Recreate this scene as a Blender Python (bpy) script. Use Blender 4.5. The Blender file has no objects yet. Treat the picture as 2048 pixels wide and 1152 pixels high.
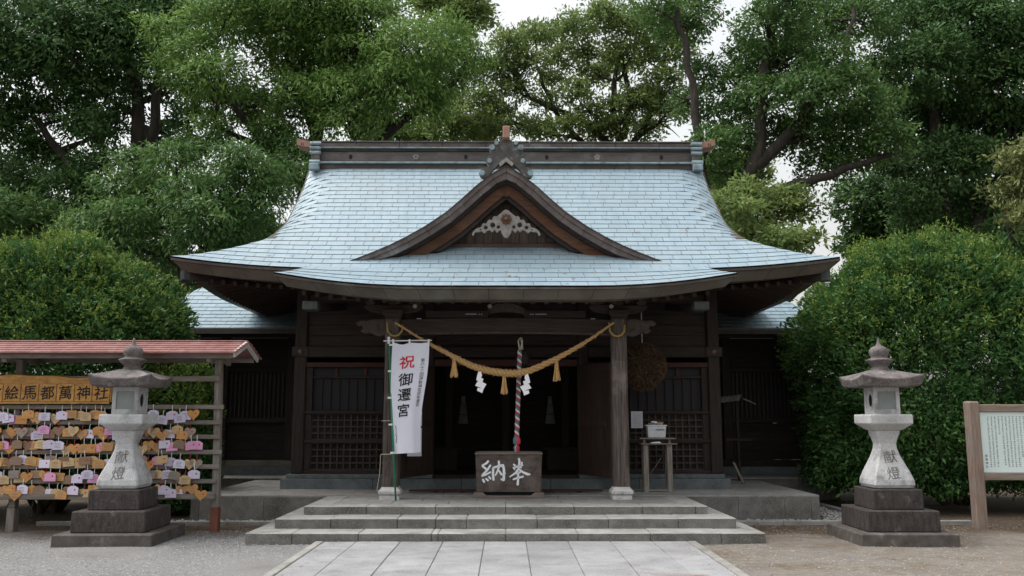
import bpy, bmesh, math, random
import numpy as np
from mathutils import Vector, Matrix
R = math.radians
random.seed(7); rng = np.random.default_rng(7)
sc = bpy.context.scene; col = sc.collection
# ------------------------------------------------------------------ camera, sky, sun, exposure
cam_d = bpy.data.cameras.new('camera'); cam = bpy.data.objects.new('camera', cam_d); col.objects.link(cam)
cam.location = (0, 0, 1.65); cam.rotation_euler = (R(90 + 8.515), 0, R(-0.3885))
cam_d.sensor_width = 36; cam_d.lens = 36 * 1750 / 2048; cam_d.clip_start = .1; cam_d.clip_end = 2000
sc.camera = cam
SUN_EL, SUN_AZ = 64, -84          # azimuth measured from +Y clockwise: high, from the left
w = bpy.data.worlds.new('World'); sc.world = w; w.use_nodes = True
nt = w.node_tree; bg = nt.nodes['Background']
sky = nt.nodes.new('ShaderNodeTexSky'); sky.sky_type = 'NISHITA'; sky.sun_disc = False
sky.sun_elevation = R(SUN_EL); sky.sun_rotation = R(SUN_AZ); sky.air_density = 2.0; sky.dust_density = 5.0; sky.ozone_density = 1.0
hs = nt.nodes.new('ShaderNodeHueSaturation'); hs.inputs['Saturation'].default_value = .16
nt.links.new(sky.outputs[0], hs.inputs['Color']); nt.links.new(hs.outputs[0], bg.inputs['Color'])
bg.inputs['Strength'].default_value = .13
sun_d = bpy.data.lights.new('sun', 'SUN'); sun_d.energy = .8; sun_d.angle = R(40); sun_d.color = (1, .97, .93)
sun = bpy.data.objects.new('sun', sun_d); col.objects.link(sun)
sdir = Vector((math.sin(R(SUN_AZ)) * math.cos(R(SUN_EL)), math.cos(R(SUN_AZ)) * math.cos(R(SUN_EL)), math.sin(R(SUN_EL))))
sun.location = sdir * 50; sun.rotation_euler = sdir.to_track_quat('Z', 'Y').to_euler()
sc.view_settings.view_transform = 'Standard'; sc.view_settings.look = 'None'; sc.view_settings.gamma = 1
sc.view_settings.exposure = 0.9; sc.view_settings.use_curve_mapping = False
sc.cycles.max_bounces = 6; sc.cycles.diffuse_bounces = 4; sc.cycles.transmission_bounces = 4; sc.cycles.transparent_max_bounces = 6

# ------------------------------------------------------------------ materials
def mat(name, c1, c2, rough=.75, scale=6., stretch=(1, 1, 1), bump=.2, detail=6, c3=None, c3scale=1.2, c3lo=.5, c3hi=.68,
        tint=0., rnd=0., spec=.3, speck=None, speckscale=60., metal=0., trans=0., hue=0., bdist=.02, lo=.3, hi=.7):
    m = bpy.data.materials.new(name); m.use_nodes = True; t = m.node_tree; N = t.nodes.new; L = t.links.new
    b = t.nodes['Principled BSDF']; b.inputs['Roughness'].default_value = rough
    b.inputs['Specular IOR Level'].default_value = spec; b.inputs['Metallic'].default_value = metal
    g = N('ShaderNodeNewGeometry'); mp = N('ShaderNodeMapping'); mp.inputs['Scale'].default_value = stretch
    L(g.outputs['Position'], mp.inputs['Vector'])
    n1 = N('ShaderNodeTexNoise'); n1.inputs['Scale'].default_value = scale; n1.inputs['Detail'].default_value = detail; n1.inputs['Roughness'].default_value = .62
    L(mp.outputs[0], n1.inputs['Vector'])
    def ramp(src, a, z):
        r = N('ShaderNodeMapRange'); r.inputs['From Min'].default_value = a; r.inputs['From Max'].default_value = z; L(src, r.inputs['Value']); return r.outputs[0]
    def mix(f, a, c):
        x = N('ShaderNodeMix'); x.data_type = 'RGBA'; x.clamp_factor = True
        if isinstance(f, float): x.inputs[0].default_value = f
        else: L(f, x.inputs[0])
        for i, v in ((6, a), (7, c)):
            if isinstance(v, tuple): x.inputs[i].default_value = (*v, 1)
            else: L(v, x.inputs[i])
        return x.outputs[2]
    c = mix(ramp(n1.outputs[0], lo, hi), c1, c2)
    if c3:
        n3 = N('ShaderNodeTexNoise'); n3.inputs['Scale'].default_value = c3scale; n3.inputs['Detail'].default_value = 7; n3.inputs['Roughness'].default_value = .65
        L(g.outputs['Position'], n3.inputs['Vector']); c = mix(ramp(n3.outputs[0], c3lo, c3hi), c, c3)
    if speck:
        v = N('ShaderNodeTexNoise'); v.inputs['Scale'].default_value = speckscale; v.inputs['Detail'].default_value = 3
        L(g.outputs['Position'], v.inputs['Vector']); c = mix(ramp(v.outputs[0], .56, .66), c, speck)
    if tint or rnd:
        h = N('ShaderNodeHueSaturation'); L(c, h.inputs['Color']); val = None
        if tint:
            a = N('ShaderNodeAttribute'); a.attribute_name = 'tint'
            r = N('ShaderNodeMapRange'); r.inputs['To Min'].default_value = 1 - tint; r.inputs['To Max'].default_value = 1 + tint; L(a.outputs['Fac'], r.inputs['Value']); val = r.outputs[0]
            if hue:
                r2 = N('ShaderNodeMapRange'); r2.inputs['To Min'].default_value = .5 + hue; r2.inputs['To Max'].default_value = .5 - hue; L(a.outputs['Fac'], r2.inputs['Value']); L(r2.outputs[0], h.inputs['Hue'])
        if rnd:
            oi = N('ShaderNodeObjectInfo'); r = N('ShaderNodeMapRange'); r.inputs['To Min'].default_value = 1 - rnd; r.inputs['To Max'].default_value = 1 + rnd
            L(oi.outputs['Random'], r.inputs['Value'])
            if val is None: val = r.outputs[0]
            else:
                mu = N('ShaderNodeMath'); mu.operation = 'MULTIPLY'; L(val, mu.inputs[0]); L(r.outputs[0], mu.inputs[1]); val = mu.outputs[0]
        L(val, h.inputs['Value']); c = h.outputs[0]
    L(c, b.inputs['Base Color'])
    if bump:
        bp = N('ShaderNodeBump'); bp.inputs['Strength'].default_value = bump; bp.inputs['Distance'].default_value = bdist
        L(n1.outputs[0], bp.inputs['Height']); L(bp.outputs[0], b.inputs['Normal'])
    if trans:
        tr = N('ShaderNodeBsdfTranslucent'); L(c, tr.inputs['Color']); ms = N('ShaderNodeMixShader'); ms.inputs[0].default_value = trans
        L(b.outputs[0], ms.inputs[1]); L(tr.outputs[0], ms.inputs[2]); L(ms.outputs[0], t.nodes['Material Output'].inputs['Surface'])
    return m

MT = {}
VG = (9, 9, .8); HG = (.8, 9, 9); YG = (9, .8, 9)      # grain along z, x, y
def wood(name, c1, c2, g, rough=.75, rnd=.18, **k): MT[name] = mat(name, c1, c2, rough, scale=k.pop('scale', 4.), stretch=g, bump=k.pop('bump', .35), rnd=rnd, **k)
DK1, DK2 = (.013, .0095, .0083), (.042, .029, .024)
wood('dark_v', DK1, DK2, VG); wood('dark_h', DK1, DK2, HG); wood('dark_y', DK1, DK2, YG)
wood('pillar', (.018, .014, .012), (.135, .108, .095), (11, 11, .5), bump=.8, c3=(.20, .165, .145), c3scale=1.6, c3lo=.56, c3hi=.75)
wood('red_beam', (.034, .014, .011), (.07, .028, .022), HG)
wood('beam', (.018, .013, .011), (.052, .036, .029), HG, bump=.5)
wood('door', (.020, .013, .010), (.065, .040, .029), VG, bump=.4)
wood('rust_wood', (.05, .024, .014), (.14, .06, .03), HG, c3=(.06, .04, .03), c3scale=1.2, c3lo=.5, c3hi=.68)
wood('gable_wall', (.06, .042, .032), (.13, .095, .075), VG)
wood('grey_wood_v', (.13, .115, .10), (.27, .24, .21), VG, c3=(.16, .11, .08), c3scale=2)
wood('grey_wood_h', (.13, .115, .10), (.27, .24, .21), HG, c3=(.17, .11, .075), c3scale=2)
wood('sign_post', (.17, .12, .095), (.34, .255, .205), VG, c3=(.24, .22, .20), c3scale=1.5)
wood('sign_rail', (.17, .13, .10), (.34, .26, .21), HG, c3=(.24, .22, .20), c3scale=1.5)
wood('box_wood', (.042, .033, .030), (.125, .098, .088), (1.2, 5, 4), scale=3.2, bump=.5, c3=(.17, .135, .115), c3scale=2.5)
wood('board_wood', (.34, .165, .045), (.60, .33, .11), (2, 6, 5), rnd=.1)
wood('carved_grey', (.20, .175, .16), (.36, .33, .31), (3, 3, 3), bump=.4)
MT['post_sleeve'] = mat('post_sleeve', (.13, .045, .03), (.22, .09, .06), .8)
MT['copper'] = mat('copper', (.21, .297, .352), (.282, .37, .426), .42, scale=2.6, stretch=(2.6, .22, .3), bump=.06, tint=.04, c3=(.25, .31, .338), c3scale=.9, c3lo=.48, c3hi=.75, spec=.5, speck=(.22, .295, .335), speckscale=14)
MT['copper_seam'] = mat('copper_seam', (.11, .125, .13), (.17, .19, .195), .6, bump=0)  # oxidised seams, with the shadow line under each course put into the colour
MT['copper_edge'] = mat('copper_edge', (.042, .034, .029), (.085, .07, .058), .55, scale=3, bump=.1, c3=(.12, .14, .125), c3scale=1.5, c3lo=.55, c3hi=.8, rnd=.1)
MT['copper_fascia'] = mat('copper_fascia', (.068, .060, .048), (.115, .102, .084), .5, scale=3, bump=.1, c3=(.14, .155, .135), c3scale=1.3, c3lo=.55, c3hi=.8, rnd=.1)
MT['copper_brown'] = mat('copper_brown', (.065, .05, .046), (.13, .104, .096), .5, scale=4, bump=.12, c3=(.20, .19, .185), c3scale=2.2, c3lo=.52, c3hi=.72, rnd=.1)
MT['copper_raw'] = mat('copper_raw', (.25, .125, .09), (.36, .20, .15), .5, scale=6, bump=.05)
MT['copper_patina'] = mat('copper_patina', (.19, .27, .30), (.30, .39, .42), .45, scale=8, bump=.1, c3=(.12, .11, .10), c3scale=6, c3lo=.5, c3hi=.7)
GR1, GR2 = (.19, .184, .17), (.325, .317, .30)
def granite(name, a, b, **k): MT[name] = mat(name, a, b, .85, scale=k.pop('scale', 5.), bump=k.pop('bump', .25), detail=9, rnd=k.pop('rnd', .10), **k)
granite('granite', GR1, GR2, c3=(.13, .125, .105), c3scale=1.1, c3lo=.5, c3hi=.72, speck=(.36, .35, .33), speckscale=90)
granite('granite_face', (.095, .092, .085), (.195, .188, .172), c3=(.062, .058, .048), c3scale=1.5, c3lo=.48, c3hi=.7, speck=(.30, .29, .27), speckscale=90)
granite('granite_blue', (.075, .088, .093), (.14, .158, .163), c3=(.08, .09, .09), c3scale=1.6, speck=(.25, .27, .27), speckscale=110)
granite('paving', (.205, .205, .21), (.335, .335, .342), scale=4., c3=(.15, .147, .142), c3scale=2.0, c3lo=.50, c3hi=.70, speck=(.38, .38, .39), speckscale=70, rnd=.12)
granite('mortar', (.12, .12, .105), (.2, .195, .175), rnd=0)
granite('lantern_stone', (.38, .38, .385), (.56, .56, .57), scale=4., c3=(.17, .165, .155), c3scale=3.2, c3lo=.54, c3hi=.70, speck=(.26, .255, .25), speckscale=75, rnd=.04)
granite('lantern_roof', (.085, .073, .071), (.20, .178, .172), scale=7., c3=(.33, .315, .30), c3scale=5, c3lo=.58, c3hi=.72, speck=(.065, .06, .055), speckscale=40)
granite('lantern_base', (.026, .021, .020), (.075, .062, .058), scale=6., stretch=(3, 3, 1), c3=(.19, .18, .165), c3scale=4.5, c3lo=.60, c3hi=.76, speck=(.075, .068, .064), speckscale=50)
granite('lantern_foot', (.055, .047, .043), (.12, .105, .095), scale=6., c3=(.22, .2, .18), c3scale=3, c3lo=.58, c3hi=.75)
granite('base_white', (.40, .39, .38), (.58, .57, .56), scale=9., c3=(.22, .2, .18), c3scale=7, c3lo=.55, c3hi=.7)
MT['engrave'] = mat('engrave', (.10, .097, .093), (.22, .215, .21), .9, bump=0)
MT['frosted'] = mat('frosted', (.19, .215, .21), (.25, .275, .27), .25, bump=0, spec=.5)
MT['glass_dark'] = mat('glass_dark', (.008, .008, .011), (.014, .014, .02), .6, scale=3, stretch=(12, 1, .2), bump=0, spec=.3)
MT['straw'] = mat('straw', (.38, .22, .085), (.62, .40, .18), .85, scale=40, bump=.3, tint=.15)
MT['straw_old'] = mat('straw_old', (.26, .17, .05), (.42, .29, .09), .85, scale=40, bump=.2)
MT['paper'] = mat('paper', (.80, .80, .84), (.86, .86, .9), .9, bump=0)
MT['paper_grey'] = mat('paper_grey', (.50, .51, .55), (.62, .63, .68), .9, bump=0)
MT['cloth'] = mat('cloth', (.80, .81, .93), (.86, .87, .97), .9, scale=5, bump=.05, trans=.22)
MT['ink'] = mat('ink', (.012, .012, .013), (.02, .02, .022), .7, bump=0)
MT['red_ink'] = mat('red_ink', (.50, .015, .025), (.58, .02, .035), .7, bump=0)
MT['white_paint'] = mat('white_paint', (.74, .76, .80), (.84, .86, .89), .6, scale=25, bump=.1)
MT['green_pole'] = mat('green_pole', (.006, .17, .075), (.01, .22, .10), .35, bump=0, spec=.5)
MT['white_plastic'] = mat('white_plastic', (.62, .63, .66), (.72, .73, .76), .4, bump=0)
MT['clear_plastic'] = mat('clear_plastic', (.45, .46, .49), (.62, .63, .66), .25, scale=18, bump=.2, spec=.5)
MT['rope_red'] = mat('rope_red', (.36, .035, .07), (.50, .07, .11), .85, scale=50, bump=.3)
MT['rope_white'] = mat('rope_white', (.50, .52, .50), (.66, .68, .66), .85, scale=50, bump=.3)
MT['rope_teal'] = mat('rope_teal', (.05, .13, .15), (.10, .22, .24), .85, scale=50, bump=.3)
MT['cord'] = mat('cord', (.35, .31, .25), (.5, .45, .38), .85, bump=0)
MT['iron'] = mat('iron', (.02, .018, .016), (.04, .036, .032), .5, bump=0, metal=.4)
MT['brass_dull'] = mat('brass_dull', (.08, .064, .045), (.15, .12, .085), .5, bump=0, metal=.3)
MT['silver'] = mat('silver', (.25, .25, .25), (.35, .35, .35), .5, bump=0)
MT['red_roof'] = mat('red_roof', (.19, .075, .07), (.30, .145, .135), .5, scale=3, stretch=(3, 1, 1), bump=.1, c3=(.31, .21, .205), c3scale=3, c3lo=.55, c3hi=.75)
MT['panel_green'] = mat('panel_green', (.66, .77, .75), (.72, .82, .80), .5, bump=0, scale=1.5)
MT['text_grey'] = mat('text_grey', (.13, .17, .18), (.2, .24, .25), .7, bump=0)
MT['bark'] = mat('bark', (.022, .019, .016), (.065, .056, .046), .95, scale=5, stretch=(2, 2, .5), bump=.8, bdist=.05)
MT['twig'] = mat('twig', (.05, .038, .026), (.10, .075, .05), .95, scale=9, bump=.3)
def leafm(name, a, b, trans=.28, tint=.4, hue=.02, rough=.5): MT[name] = mat(name, a, b, rough, scale=1.3, bump=0, detail=3, tint=tint, hue=hue, trans=trans, spec=.18)
leafm('leaf_bright', (.105, .205, .05), (.21, .335, .085), trans=.33)
leafm('leaf_mid', (.066, .145, .042), (.14, .24, .072), trans=.32)
leafm('leaf_dark', (.05, .115, .037), (.102, .19, .06))
leafm('leaf_olive', (.135, .205, .062), (.25, .325, .105), trans=.48)
leafm('leaf_pale', (.13, .16, .055), (.22, .24, .09))
leafm('leaf_shrub', (.036, .10, .030), (.098, .20, .054), rough=.42)
leafm('leaf_shoot', (.12, .20, .035), (.20, .28, .06))
leafm('leaf_dry', (.16, .085, .03), (.30, .17, .07), trans=0)
MT['cedar'] = mat('cedar', (.066, .039, .023), (.15, .092, .053), .95, scale=12, bump=0, tint=.5)
EMA = {}
for n, a, b in (('orange wooden', (.46, .22, .07), (.62, .34, .13)), ('pale wooden', (.52, .35, .17), (.66, .47, .25)), ('brown weathered', (.22, .13, .08), (.33, .20, .125)),
                ('pink', (.62, .27, .47), (.74, .38, .58)), ('lilac white', (.60, .54, .70), (.72, .66, .80)), ('grey weathered', (.24, .19, .155), (.36, .29, .24))):
    EMA[n] = mat('plaque_' + n.replace(' ', '_'), a, b, .7, scale=9, stretch=(.7, 1, 5), bump=.1, rnd=.12)
def ground_mat():
    m = mat('ground', (.17, .167, .166), (.30, .296, .295), .95, scale=30, bump=.6, detail=10, bdist=.03)
    t = m.node_tree; N = t.nodes.new; L = t.links.new; b = t.nodes['Principled BSDF']
    src = b.inputs['Base Color'].links[0].from_socket
    g = N('ShaderNodeNewGeometry'); sx = N('ShaderNodeSeparateXYZ'); L(g.outputs['Position'], sx.inputs[0])
    def noise(s, d=6):
        n = N('ShaderNodeTexNoise'); n.inputs['Scale'].default_value = s; n.inputs['Detail'].default_value = d; n.inputs['Roughness'].default_value = .65; L(g.outputs['Position'], n.inputs['Vector']); return n.outputs[0]
    def rng_(v, a, z, o0=0, o1=1):
        r = N('ShaderNodeMapRange'); r.inputs['From Min'].default_value = a; r.inputs['From Max'].default_value = z; r.inputs['To Min'].default_value = o0; r.inputs['To Max'].default_value = o1; L(v, r.inputs['Value']); return r.outputs[0]
    def mix(f, a, c):
        x = N('ShaderNodeMix'); x.data_type = 'RGBA'; L(f, x.inputs[0])
        for i, v in ((6, a), (7, c)):
            if isinstance(v, tuple): x.inputs[i].default_value = (*v, 1)
            else: L(v, x.inputs[i])
        return x.outputs[2]
    def math_(op, a, b_):
        q = N('ShaderNodeMath'); q.operation = op
        for i, v in ((0, a), (1, b_)):
            if isinstance(v, (int, float)): q.inputs[i].default_value = v
            else: L(v, q.inputs[i])
        return q.outputs[0]
    dirt = mix(rng_(noise(9, 9), .3, .7), (.155, .135, .112), (.28, .25, .215))
    dirt = mix(rng_(noise(.9, 8), .48, .66), dirt, (.135, .098, .065))
    side = rng_(math_('ADD', sx.outputs[0], rng_(noise(.5), 0, 1, -2, 2)), -1, 1)
    c = mix(side, src, dirt)
    c = mix(rng_(noise(1.3, 7), .45, .75), c, mix(rng_(noise(.7, 4), .4, .6), (.17, .163, .155), (.25, .235, .215)))
    # bare brown soil with litter further back, beside the terrace and under the shrubs
    back = math_('ADD', sx.outputs[1], rng_(noise(1.6, 8), .2, .8, -1.1, 1.1))
    c = mix(rng_(back, 12.4, 13.7), c, (.09, .066, .046))
    fine = mix(rng_(noise(130, 3), .40, .62), (.60, .60, .60), (1.15, 1.15, 1.15))
    mu = N('ShaderNodeMix'); mu.data_type = 'RGBA'; mu.blend_type = 'MULTIPLY'; mu.inputs[0].default_value = .9; L(c, mu.inputs[6]); L(fine, mu.inputs[7])
    L(mu.outputs[2], b.inputs['Base Color'])
    return m
MT['ground'] = ground_mat()
MT['pebble'] = mat('pebble', (.17, .165, .16), (.38, .375, .37), .9, scale=30, bump=0, tint=.45)
MT['pebble_tan'] = mat('pebble_tan', (.2, .17, .14), (.42, .38, .33), .9, scale=30, bump=0, tint=.45)

MT['lattice'] = mat('lattice', (.028, .021, .018), (.066, .05, .043), .7, scale=8, bump=.1)
MT['carved_dark'] = mat('carved_dark', (.03, .022, .018), (.085, .066, .056), .8, scale=9, bump=.4)
MT['rafter'] = mat('rafter', (.022, .014, .011), (.05, .032, .025), .8, scale=4, stretch=(6, 2, 6), bump=.2, rnd=.15)
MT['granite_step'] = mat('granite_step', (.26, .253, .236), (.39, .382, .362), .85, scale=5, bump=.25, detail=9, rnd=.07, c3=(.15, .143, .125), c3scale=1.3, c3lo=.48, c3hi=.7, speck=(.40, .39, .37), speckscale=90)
MT['oni'] = mat('oni', (.05, .047, .042), (.105, .10, .09), .6, scale=7, bump=.4, c3=(.19, .25, .26), c3scale=7, c3lo=.55, c3hi=.7)
MT['ridge'] = mat('ridge', (.085, .075, .07), (.15, .135, .128), .6, scale=5, stretch=(.5, 4, 4), bump=.15, c3=(.17, .165, .16), c3scale=2)
MT['cap_metal'] = mat('cap_metal', (.03, .034, .031), (.06, .068, .062), .5, scale=8, bump=.1)
MT['barge'] = mat('barge', (.42, .40, .37), (.55, .53, .5), .7, scale=6, bump=.1)
MT['box_rim'] = mat('box_rim', (.12, .095, .08), (.23, .19, .165), .8, scale=5, stretch=HG, bump=.4)
MT['text_faint'] = mat('text_faint', (.33, .34, .38), (.4, .41, .45), .8, bump=0)
# ------------------------------------------------------------------ mesh helpers
def worigin(o):
    v = Vector((0, 0, 0))
    while o: v += o.location; o = o.parent
    return v
class G:
    def __init__(s): s.v = []; s.f = []; s.m = []; s.t = []
    def add(s, V, F, m=0, t=.5):
        o = len(s.v); s.v += [tuple(p) for p in V]; s.f += [tuple(i + o for i in f) for f in F]; s.m += [m] * len(F); s.t += [t] * len(F); return s
    def box(s, x0, x1, y0, y1, z0, z1, m=0, M=None, t=.5):
        V = [(x0, y0, z0), (x1, y0, z0), (x1, y1, z0), (x0, y1, z0), (x0, y0, z1), (x1, y0, z1), (x1, y1, z1), (x0, y1, z1)]
        if M is not None: V = [M @ Vector(p) for p in V]
        return s.add(V, [(0, 3, 2, 1), (4, 5, 6, 7), (0, 1, 5, 4), (1, 2, 6, 5), (2, 3, 7, 6), (3, 0, 4, 7)], m, t)
    def bar(s, a, b, wx, wz, m=0, up=(0, 0, 1)):      # rectangular bar from a to b
        a, b = Vector(a), Vector(b); d = (b - a).normalized(); u = Vector(up); r = d.cross(u).normalized() * wx / 2; u = r.cross(d).normalized() * wz / 2
        V = [a - r - u, a + r - u, a + r + u, a - r + u, b - r - u, b + r - u, b + r + u, b - r + u]
        return s.add(V, [(0, 3, 2, 1), (4, 5, 6, 7), (0, 1, 5, 4), (1, 2, 6, 5), (2, 3, 7, 6), (3, 0, 4, 7)], m)
    def loft(s, rings, cap=True, close=True, m=0, t=.5):
        n = len(rings[0]); V = [p for r in rings for p in r]; F = []
        for i in range(len(rings) - 1):
            for j in range(n if close else n - 1):
                k = (j + 1) % n; F.append((i * n + j, i * n + k, (i + 1) * n + k, (i + 1) * n + j))
        if cap and close: F.append(tuple(range(n - 1, -1, -1))); F.append(tuple((len(rings) - 1) * n + j for j in range(n)))
        return s.add(V, F, m, t)
    def tube(s, pts, rad, n=8, cap=True, m=0, t=.5):
        pts = [Vector(p) for p in pts]; rings = []; r = rad if isinstance(rad, (list, tuple)) else [rad] * len(pts)
        ref = Vector((0, 0, 1)) if abs((pts[-1] - pts[0]).normalized().z) < .9 else Vector((1, 0, 0)); u = None
        for i, p in enumerate(pts):
            d = (pts[min(i + 1, len(pts) - 1)] - pts[max(i - 1, 0)]).normalized()
            if u is None: u = (ref - d * ref.dot(d)).normalized()
            else: u = (u - d * u.dot(d)).normalized()
            w_ = d.cross(u); rings.append([p + (u * math.cos(a) + w_ * math.sin(a)) * r[i] for a in [2 * math.pi * k / n for k in range(n)]])
        return s.loft(rings, cap, True, m, t)
    def lathe(s, prof, c, n=24, sq=None, m=0):
        rings = []
        for r, z in prof: rings.append([(c[0] + r * math.cos(2 * math.pi * k / n), c[1] + r * math.sin(2 * math.pi * k / n), c[2] + z) for k in range(n)])
        return s.loft(rings, m=m)
    def squares(s, prof, c, ch=.0, m=0):       # stacked square sections (half width, z), corners cut by ch
        rings = []
        for h, z in prof:
            k = h - min(ch, h * .4); P = [(k, -h), (h, -k), (h, k), (k, h), (-k, h), (-h, k), (-h, -k), (-k, -h)] if ch else [(h, -h), (h, h), (-h, h), (-h, -h)]
            rings.append([(c[0] + x, c[1] + y, c[2] + z) for x, y in P])
        return s.loft(rings, m=m)
    def prism(s, poly, y0, y1, m=0):           # polygon in xz, extruded along y
        n = len(poly); V = [(x, y0, z) for x, z in poly] + [(x, y1, z) for x, z in poly]
        F = [tuple(range(n)), tuple(range(2 * n - 1, n - 1, -1))] + [(j, (j + n), (j + 1) % n + n, (j + 1) % n) for j in range(n)]
        return s.add(V, F, m)
    def build(s, name, mats, parent=None, smooth=False, bevel=0., seg=1, local=False):
        me = bpy.data.meshes.new(name); me.from_pydata(s.v, [], s.f)
        mats = mats if isinstance(mats, (list, tuple)) else [mats]
        for q in mats: me.materials.append(MT[q] if isinstance(q, str) else q)
        if any(s.m): me.polygons.foreach_set('material_index', s.m)
        if any(x != .5 for x in s.t) or any('copper' == q for q in mats if isinstance(q, str)):
            a = me.attributes.new('tint', 'FLOAT', 'FACE'); a.data.foreach_set('value', s.t)
        if bevel:
            bm = bmesh.new(); bm.from_mesh(me); bmesh.ops.recalc_face_normals(bm, faces=bm.faces)
            bmesh.ops.bevel(bm, geom=list(bm.edges), offset=bevel, segments=seg, affect='EDGES', clamp_overlap=True); bm.to_mesh(me); bm.free()
        elif not smooth or True:
            bm = bmesh.new(); bm.from_mesh(me); bmesh.ops.recalc_face_normals(bm, faces=bm.faces); bm.to_mesh(me); bm.free()
        if smooth: me.polygons.foreach_set('use_smooth', [True] * len(me.polygons))
        me.update()
        o = bpy.data.objects.new(name, me); col.objects.link(o)
        if parent is not None:
            o.parent = parent
            if not local: o.location = -worigin(parent)
        return o
def thing(name, label, cat, loc=(0, 0, 0), group=None):
    o = bpy.data.objects.new(name, None); o.empty_display_size = .2; col.objects.link(o); o.location = loc; tag(o, label, cat, group); return o
def tag(o, label=None, cat=None, group=None, kind=None):
    if label: o['label'] = label
    if cat: o['category'] = cat
    if group: o['group'] = group
    if kind: o['kind'] = kind
    return o
def copy_tree(o, parent=None):
    c = o.copy(); col.objects.link(c); c.parent = parent
    for ch in list(o.children): copy_tree(ch, c)
    return c
def bx(name, m, parent, x0, x1, y0, y1, z0, z1, bevel=0.): return G().box(x0, x1, y0, y1, z0, z1).build(name, m, parent, bevel=bevel)
_gl = {}
def glyph(ch):
    if ch in _gl: return _gl[ch]
    cu = bpy.data.curves.new('g', 'FONT'); cu.body = ch; cu.size = 1; cu.resolution_u = 3; cu.offset = 0
    ob = bpy.data.objects.new('g', cu); col.objects.link(ob); dg = bpy.context.evaluated_depsgraph_get(); dg.update()
    me = bpy.data.meshes.new_from_object(ob.evaluated_get(dg)); V = np.array([v.co[:2] for v in me.vertices]); F = [tuple(p.vertices) for p in me.polygons]
    bpy.data.objects.remove(ob); bpy.data.meshes.remove(me); bpy.data.curves.remove(cu)
    c = (V.max(0) + V.min(0)) / 2; V = (V - c) / max((V.max(0) - V.min(0)).max(), 1e-6)
    # brush feel: strokes rise to the right and wobble a little
    V[:, 1] += V[:, 0] * .10; V += .012 * np.sin(V[:, ::-1] * 17 + ord(ch) % 7)
    _gl[ch] = (V, F); return V, F
def letter(name, ch, m, parent, fn, size, local=False, sx=1., bold=.0):
    V, F = glyph(ch); g = G(); lay = [(0, 0)] if not bold else [(-bold, -bold * .6), (bold, bold * .6), (-bold * .3, bold), (bold * .3, -bold)]
    for i, (ox, oy) in enumerate(lay): g.add([(lambda q: (q[0], q[1] - .0006 * i, q[2]))(fn((x + ox) * size * sx, (y + oy) * size)) for x, y in V], F)
    me = bpy.data.meshes.new(name); me.from_pydata(g.v, [], g.f); me.materials.append(MT[m]); o = bpy.data.objects.new(name, me); col.objects.link(o)
    o.parent = parent
    if not local: o.location = -worigin(parent)
    return o
def strokes(name, ST, m, parent, fn, k=8):   # brush strokes: polylines (x, y, width), swelling and tapering like a loaded brush
    g = G()
    for pts in ST:
        P = [Vector(q[:2]) for q in pts]; W_ = [q[2] for q in pts]; out = []
        for a in range(len(P) - 1):
            for j in range(k + (a == len(P) - 2)): t = j / k; out.append((P[a].lerp(P[a + 1], t), W_[a] + (W_[a + 1] - W_[a]) * t))
        L_, R_ = [], []
        for i, (q, wd) in enumerate(out):
            d = (out[min(i + 1, len(out) - 1)][0] - out[max(i - 1, 0)][0]).normalized(); n_ = Vector((-d.y, d.x)); e = wd * (.55 if i in (0, len(out) - 1) else 1) / 2 * (1 + .10 * math.sin(i * 2.3 + q.x * 9)); L_.append(fn(*(q + n_ * e))); R_.append(fn(*(q - n_ * e)))
        n = len(L_); g.add(L_ + R_, [(i, i + 1, n + i + 1, n + i) for i in range(n - 1)])
    return g.build(name, m, parent)
def smooth01(a, b, x): t = min(max((x - a) / (b - a), 0), 1); return t * t * (3 - 2 * t)
# ------------------------------------------------------------------ ground and path
def ground():
    xs = sorted(set([-300, -120, -60, -30] + [round(-16 + .5 * i, 2) for i in range(65)] + [30, 60, 120, 300])); ys = sorted(set([-300, -100, -30, -8] + [round(.5 * i, 2) for i in range(0, 60)] + [35, 45, 60, 100, 200, 400]))
    g = G(); V = []
    for y in ys:
        for x in xs:
            z = .012 * math.sin(x * 1.7 + y * .6) * math.sin(y * 1.3 - x * .4) - .012 if 4 < y < 14 and abs(x) < 14 else -.012
            V.append((x, y, z))
    n = len(xs); F = [(j * n + i, j * n + i + 1, (j + 1) * n + i + 1, (j + 1) * n + i) for j in range(len(ys) - 1) for i in range(n - 1)]
    g.add(V, F); o = g.build('ground', 'ground', smooth=True); tag(o, 'pale gravel and dirt forecourt with bare soil at the back', kind='structure')
ground()
pth = bpy.data.objects.new('path', None); col.objects.link(pth); pth.location = (0, 8, 0); tag(pth, 'straight path of pale square stone slabs leading to the steps', kind='structure')
bx('path_bed', 'mortar', pth, -2.54, 2.54, 2.0, 12.10, -.1, .016)
XL = [-2.43, -2.0, -1.41, -.84, -.285, .27, .83, 1.40, 1.96, 2.43]
for i in range(9):
    y = 12.085 - (.52 if i % 2 else .95) - .12 * (i % 3); y0 = 12.085
    while y0 > 2.1:
        y = max(y, 2.02); dz = random.uniform(-.003, .003); e = .004
        G().box(XL[i] + e, XL[i + 1] - e, y + e, y0 - e, -.02, .03 + dz).build('paving_slab', 'paving', pth, bevel=.006)
        y0 = y; y -= random.choice([1.02, 1.1, 1.15])
for s in (-1, 1):
    y0 = 12.085
    while y0 > 2.1:
        y = max(y0 - 1.8, 2.02); a, b = sorted((s * 2.437, s * 2.545)); G().box(a, b, y + .004, y0 - .004, -.05, .036).build('kerb_stone', 'granite', pth, bevel=.008); y0 = y
g = G(); V = []
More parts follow.
